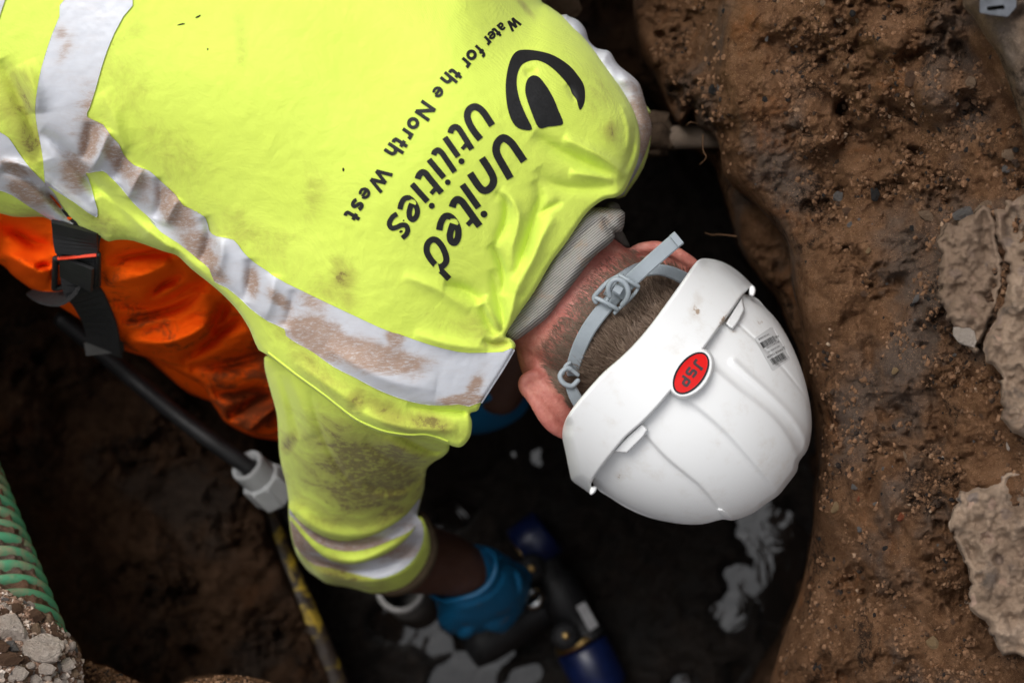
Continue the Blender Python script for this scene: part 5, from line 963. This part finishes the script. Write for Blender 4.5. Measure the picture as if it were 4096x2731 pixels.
# ---- braces strap with buckle on the trousers
st = empty('strap_base', W(380, 1100, -.05)); bpy.data.objects.remove(st)
TZ = lambda u, v, dz: W(u, v, float(tro_s(u, v)) + dz)
strap = ribbon('strap', [TZ(330, 880, .004), TZ(312, 960, .008), TZ(312, 1050, .012), TZ(318, 1140, .014), TZ(360, 1210, .014), TZ(400, 1300, .020), TZ(420, 1405, .045)], [.043, .043, .042, .036, .036, .038, .040], .0016, WEB, person)
ribbon('strap_loop', [TZ(335, 1120, .012), TZ(280, 1170, .012), TZ(200, 1180, .015), TZ(125, 1168, .02)], [.036, .04, .03, .012], .0016, WEB, strap, nrm=(.2, .5, .8))
ribbon('strap_hem', [TZ(412, 1362, .0365), TZ(421, 1412, .052)], .041, .003, plain('faded_webbing', (.04, .039, .038), .85), strap)
BK = plain('black_buckle_plastic', (.016, .016, .017), .45, .5)
def frame_bars(pts, r, name, mat, par):
    n = len(pts)
    for i in range(n): tube(name, [pts[i], (pts[i] + pts[(i + 1) % n]) / 2, pts[(i + 1) % n]], [r] * 3, mat, par, seg=8, sub=1)
frame_bars([TZ(*p) for p in ((222, 1035, .018), (392, 1018, .018), (392, 1135, .018), (218, 1152, .018))], .0032, 'buckle_bar', BK, strap)
ribbon('buckle_plate', [TZ(306, 1046, .020), TZ(306, 1085, .020), TZ(306, 1130, .020)], .036, .0025, BK, strap)
ribbon('keeper', [TZ(300, 905, .011), TZ(304, 960, .014), TZ(308, 1015, .018)], [.046, .045, .042], .003, BK, strap)
ribbon('red_gap', [TZ(232, 1034, .021), TZ(310, 1027, .0215), TZ(386, 1020, .021)], .0036, .001, plain('orange_red_trim', (.85, .05, .01), .6), strap)

# ================================================================== SAFETY HELMET
hel = empty('safety_helmet', W(2750, 1600, -.06)); tag(hel, 'white safety helmet with ridged dome and red oval badge, worn by the worker', 'helmet')
HC = (2694, 1562)
def hz(U, V, k=1.0):
    a = ((U - HC[0]) * .778 + (V - HC[1]) * .628); b = (-(U - HC[0]) * .628 + (V - HC[1]) * .778); aa = np.where(a > 0, a / 612, a / 900)
    return -.055 + .125 * k * np.sqrt(np.clip(1 - aa ** 2 - (b / 490) ** 2, 0, 1))
dome_o = H1([(1056, 305), (1130, 370), (1200, 450), (1262, 560), (1312, 680), (1346, 800), (1366, 920), (1366, 1020), (1345, 1110), (1302, 1170), (1290, 1222), (1240, 1290), (1195, 1345), (1130, 1390), (1060, 1440), (960, 1476), (900, 1472), (800, 1496), (700, 1497), (600, 1482), (500, 1456), (400, 1412), (320, 1362), (235, 1300), (200, 1180), (300, 900), (500, 650), (700, 420), (900, 300)])
r1 = catmull(H1([(500, 1040), (600, 1150), (720, 1250), (790, 1310), (870, 1410), (905, 1480)]), 4, False); r2 = catmull(H1([(700, 840), (760, 880), (900, 1000), (1020, 1130), (1130, 1260), (1200, 1360)]), 4, False)
r3 = catmull(H1([(830, 670), (880, 700), (1000, 800), (1130, 900), (1220, 1000), (1285, 1110), (1320, 1200)]), 4, False); r3b = catmull(H1([(960, 650), (1060, 740), (1180, 850), (1280, 960), (1335, 1060), (1345, 1140)]), 4, False); r4 = catmull(H1([(960, 430), (1060, 520), (1200, 660), (1290, 770), (1350, 850)]), 4, False)
sg = lambda x, w: 1 / (1 + np.exp(-np.clip(x / w, -30, 30)))
def dome_ex(U, V, d):
    s1_, s2_, s3_, s3b, s4_ = [side(U, V, r) for r in (r1, r2, r3, r3b, r4)]
    h = .0048 * sg(-s1_, 3.5) + .0055 * sg(-s2_, 5) - .0070 * sg(-s3_, 5) - .0012 * sg(-s4_, 4)
    h = h + .0036 * np.exp(-(s3b / 14) ** 2) + .0012 * np.exp(-(s3_ / 12) ** 2) + .0008 * np.exp(-(s2_ / 12) ** 2) - .0020 * np.exp(-(s4_ / 5) ** 2) - .0012 * np.exp(-(s1_ / 5) ** 2)
    return h
HD = [(2780, 1225, 30, 60, 10, .62), (2895, 1280, 50, 22, -50, .75), (2935, 1325, 26, 10, 10, .75), (3035, 1285, 30, 16, 35, .7), (2478, 1905, 26, 40, 20, .6), (2930, 2090, 220, 90, -20, .35), (3130, 1900, 80, 200, 20, .35), (2915, 2055, 50, 30, 0, .5), (2790, 1245, 14, 16, 0, .9)]
hd = {'dirt': lambda u, v: blobs(u, v, HD)}
shell, shell_s = relief('shell', [p + (10, .003) for p in dome_o], hz, 4.5, HELM, hel, 10, .003, extra=dome_ex, belly=.04, sub=3, attrs=hd)
brim_p = H1([(780, 115), (745, 150), (710, 200), (660, 272), (600, 355), (530, 450), (450, 545), (370, 625), (280, 703), (200, 790), (140, 862), (92, 930), (70, 985), (64, 1040), (80, 1120), (104, 1236), (118, 1272), (170, 1310), (214, 1340), (226, 1320), (215, 1285), (255, 1222), (295, 1168), (340, 1112), (400, 1042), (480, 972), (560, 890), (640, 795), (730, 680), (820, 562), (900, 452), (960, 372), (1010, 300), (1040, 268), (1062, 252), (1050, 240), (1010, 200), (960, 160), (900, 127), (830, 110)])
bset = set(range(19, 35))
def bzf(U, V):
    a = ((U - HC[0]) * .778 + (V - HC[1]) * .628); b = (-(U - HC[0]) * .628 + (V - HC[1]) * .778)
    return -.058 + .146 * np.sqrt(np.clip(1 - ((b - 8) / 530) ** 2, 0, 1)) + np.clip(-a - 20, 0, 300) / 1000 * .018 + .004
brim, brim_s = relief('brim', [p + ((9, .012) if i in bset else (14, .008) if i < 12 else (50, .05)) for i, p in enumerate(brim_p)], bzf, 4.5, HELM, hel, 20, .01, belly=.004, sub=3, attrs=hd)
# ear-defender slots at both ends
for q in ([(325, 1122), (395, 1045), (480, 968), (513, 1003), (492, 1040), (404, 1128), (345, 1124)], [(915, 448), (968, 362), (1004, 308), (1020, 378), (988, 440), (958, 480), (935, 470)]):
    relief('slot_housing', H1(q), lambda U, V: bzf(U, V) - .0075, 4, HELM, hel, 6, .012, belly=.008, corner=True, attrs={'dirt': lambda u, v: 0 * u})
relief('clip_lug', H1([(205, 1330), (215, 1300), (245, 1300), (238, 1330), (215, 1346)]), lambda U, V: np.full(U.shape, -.01), 3, HELM, hel, 6, .006, belly=.02, sub=2, attrs={'dirt': lambda u, v: 0 * u})
relief('clip_lug', H1([(1045, 255), (1065, 252), (1076, 275), (1066, 306), (1040, 300)]), lambda U, V: np.full(U.shape, -.01), 3, HELM, hel, 6, .006, belly=.02, sub=2, attrs={'dirt': lambda u, v: 0 * u})
relief('front_lug', H1([(872, 1420), (900, 1415), (935, 1440), (965, 1472), (930, 1470), (895, 1455)]), lambda U, V: hz(U, V) + .008, 3, HELM, hel, 10, .008, belly=.01, sub=2, attrs={'dirt': lambda u, v: 0 * u})
# oval badge
bc = H1([(737, 708)])[0]; bd_ = Vector((-.60, .80))
def ell(a, b): return lambda U, V: (1 - np.sqrt((((U - bc[0]) * bd_.x + (V - bc[1]) * bd_.y) / a) ** 2 + ((-(U - bc[0]) * bd_.y + (V - bc[1]) * bd_.x) / b) ** 2)) * min(a, b)
def ell_pts(a, b, n=28): return [(bc[0] + a * math.cos(t) * bd_.x - b * math.sin(t) * bd_.y, bc[1] + a * math.cos(t) * bd_.y + b * math.sin(t) * bd_.x) for t in [2 * math.pi * k / n for k in range(n)]]
bsz = lambda u, v: bzf(np.asarray(u), np.asarray(v)) + .0022
pad, pad_s = relief('badge_seat', ell_pts(116, 80), lambda U, V: bsz(U, V), 3.5, HELM, hel, 12, .026, belly=.002, sub=2, attrs={'dirt': lambda u, v: 0 * u})
BDG = plain('badge_black', (.018, .013, .018), .25, .5, var=.1, bump=0); RED = plain('badge_red', (.68, .006, .005), .35, .35, var=.05, bump=0)
badge = sheet('badge', ell(97, 56), (bc[0] - 120, bc[1] - 120, bc[0] + 120, bc[1] + 120), 3, bsz, .0008, BDG, hel)
sheet('badge_face', ell(90, 48), (bc[0] - 120, bc[1] - 120, bc[0] + 120, bc[1] + 120), 3, bsz, .0013, RED, badge)
bl = {'J': [[(.95, 1), (.55, 1)], [(.72, 1), (.72, .30), (.58, .14), (.12, .14)], ], 'S': [[(.92, .88), (.25, .88), (.14, .78), (.14, .60), (.25, .50), (.75, .50), (.86, .40), (.86, .22), (.75, .12), (.08, .12)]], 'P': [[(.16, 0), (.16, .88)], [(.16, .88), (.78, .88), (.88, .76), (.88, .56), (.78, .44), (.16, .44)]]}
bs = []
rd = Vector((-.585, .81)); ud = Vector((.81, .585))
for ch, c in (('J', (448, 958)), ('S', (362, 1062)), ('P', (283, 1172))):
    cc = H6([c])[0]
    for s in bl[ch]:
        bs.append(([(cc[0] + ((x - .5) * rd.x * 33 + (y - .5) * ud.x * 43), cc[1] + ((x - .5) * rd.y * 33 + (y - .5) * ud.y * 43)) for x, y in s], 10.5))
sheet('badge_lettering', strokes_flat([(p, w) for p, w in bs]), pb_(bs), 1.8, bsz, .0017, plain('badge_grey', (.055, .035, .040), .3, var=.1, bump=0), badge)
# barcode sticker
sp_ = H6([(1150, 640), (1335, 515), (1345, 495), (1388, 503), (1605, 880), (1592, 902), (1390, 1045), (1375, 1040)])
stk_z = lambda u, v: shell_s(u, v)
stick = sheet('sticker', polyfield(sp_, sub=0), bbox(sp_), 4, stk_z, .0005, plain('sticker_film', (.66, .665, .67), .35, var=.04, bump=0), hel)
SINK = plain('sticker_ink', (.03, .03, .03), .5, bump=0)
def bars(c0, c1, hv, n, seed):
    r = random.Random(seed); L = []; t = 0
    while t < 1:
        w = r.choice([.012, .012, .024, .036]); gp = r.choice([.014, .02, .03]); u = (c0[0] + (c1[0] - c0[0]) * (t + w / 2), c0[1] + (c1[1] - c0[1]) * (t + w / 2)); wl = w * math.hypot(c1[0] - c0[0], c1[1] - c0[1])
        L.append((H6([u, (u[0] + hv[0], u[1] + hv[1])]), max(wl, 3.4) * .3188)); t += w + gp
    return L
bb = bars((1390, 600), (1225, 690), (45, 72), 30, 3) + bars((1510, 810), (1345, 900), (45, 72), 30, 4)
sheet('barcode', fast_strokes(bb), pb_(bb), 1.0, stk_z, .0009, SINK, stick)
def stext(txt, c, hgt):
    cu = bpy.data.curves.new('t', 'FONT'); cu.body = txt; cu.size = 1; cu.align_x = 'CENTER'; cu.align_y = 'CENTER'; cu.resolution_u = 2
    o = bpy.data.objects.new('t', cu); COL.objects.link(o); dg = bpy.context.evaluated_depsgraph_get(); me = bpy.data.meshes.new_from_object(o.evaluated_get(dg)); V = [v.co.copy() for v in me.vertices]; F_ = [list(p.vertices) for p in me.polygons]
    bpy.data.objects.remove(o); bpy.data.meshes.remove(me); x = Vector((-.878, .478)); y = Vector((.53, .848)); P = [(c[0] + (p.x * x.x + p.y * y.x) * hgt, c[1] + (p.x * x.y + p.y * y.y) * hgt) for p in V]; P = H6(P); u = np.array([p[0] for p in P]); w = np.array([p[1] for p in P])
    return WA(u, w, stk_z(u, w) + .0012).tolist(), F_
tv, tf_ = join_vf([stext('741863808', (1272, 615), 34), stext('5 038428 126038', (1425, 815), 36), stext('AJF160-000-100', (1395, 770), 26), stext('JSPCHECK.COM', (1385, 715), 26), stext('UAN BARCODE', (1490, 930), 24), stext('UK', (1520, 745), 28), stext('AB', (1437, 615), 40)])
mesh('sticker_text', tv, tf_, SINK, stick, False)
# headband, buckle and loose strap end
def HZ(u, v, dz): p, nr = hit(u, v); return W(u, v, (p.z if p is not None else .0) + dz)
hb_pts = A7([(660, 1090), (665, 1020), (705, 900), (760, 790), (830, 690), (900, 610), (960, 545), (1030, 470)])
band = ribbon('headband', [HZ(u, v, .014 + .004 * i / 7) for i, (u, v) in enumerate(hb_pts)], [.012, .013, .0135, .0135, .0135, .013, .0125, .012], .0012, GREYP, hel)
tail = A7([(960, 560), (1010, 495), (1100, 410), (1220, 300), (1330, 205), (1372, 172)])
tz_ = [.046, .052, .060, .066, .070, .071]
tl = ribbon('strap_end', [W(u, v, z) for (u, v), z in zip(tail, tz_)], .0132, .0013, GREYP, hel)
ribbon('strap_lip', [W(*A7([(1338, 196)])[0], .0735), W(*A7([(1372, 168)])[0], .0735)], .0136, .0022, GREYP, tl)
ribbon('headband', [HZ(*p, dz) for p, dz in zip(A7([(880, 560), (930, 470), (1000, 410), (1090, 362), (1160, 350)]), (.014, .018, .02, .016, .012))], [.006] * 5, .004, GREYP, hel)
ribbon('headband', [W(*p, z) for p, z in zip(A7([(1150, 400), (1230, 385), (1310, 400), (1400, 440), (1450, 480)]), (.036, .034, .028, .018, .008))], [.008, .010, .011, .012, .012], .0014, GREYP, hel)
# buckle frame: two side bars, three cross bars and the thumb loop
def bar(name, pts, r, par): return tube(name, [W(*A7([(a, b)])[0], z) for a, b, z in pts], [r] * len(pts), GREYP, par, seg=8)
bk = bar('buckle', [(812, 600, .048), (800, 570, .049), (830, 530, .052), (890, 470, .055), (960, 430, .058), (985, 420, .058)], .0022, hel)
bar('crossbar', [(815, 575, .052), (870, 600, .054), (925, 630, .053), (955, 650, .050)], .0021, bk); bar('crossbar', [(975, 425, .060), (1020, 450, .062), (1060, 475, .061), (1095, 495, .058)], .0021, bk)
bar('thumb_loop', [(905, 560, .060), (895, 510, .064), (920, 460, .067), (965, 450, .068), (1010, 480, .068), (1030, 530, .067), (1020, 580, .063), (990, 620, .056)], .0024, bk)
bar('side_bar', [(955, 650, .048), (935, 680, .046), (975, 640, .049), (1010, 610, .052), (1060, 560, .054), (1090, 520, .055), (1100, 495, .056)], .0016, bk); bar('side_bar', [(905, 560, .054), (880, 600, .053)], .0018, bk)
ribbon('grip', [W(*A7([(935, 500)])[0], .0615), W(*A7([(985, 530)])[0], .0615)], .0085, .0015, GREYP, bk)
# side clip
ck = bar('side_clip', [(690, 1130, .026), (650, 1165, .028), (600, 1150, .030), (572, 1110, .031), (580, 1075, .031), (615, 1045, .030), (640, 1050, .029)], .0024, hel)
bar('clip_bar', [(590, 1080, .030), (610, 1030, .030), (635, 1010, .029)], .0018, ck); bar('clip_bar', [(640, 1050, .029), (690, 1090, .026)], .002, ck)
ribbon('clip_arm', [W(*A7([(640, 1160)])[0], .024), W(*A7([(670, 1230)])[0], .020), W(*A7([(720, 1310)])[0], .012)], [.009, .011, .012], .0014, GREYP, ck)
# white bead of water / chip seen past the ear
for o in list(bpy.data.objects):
    if '_base' in o: del o['_base']
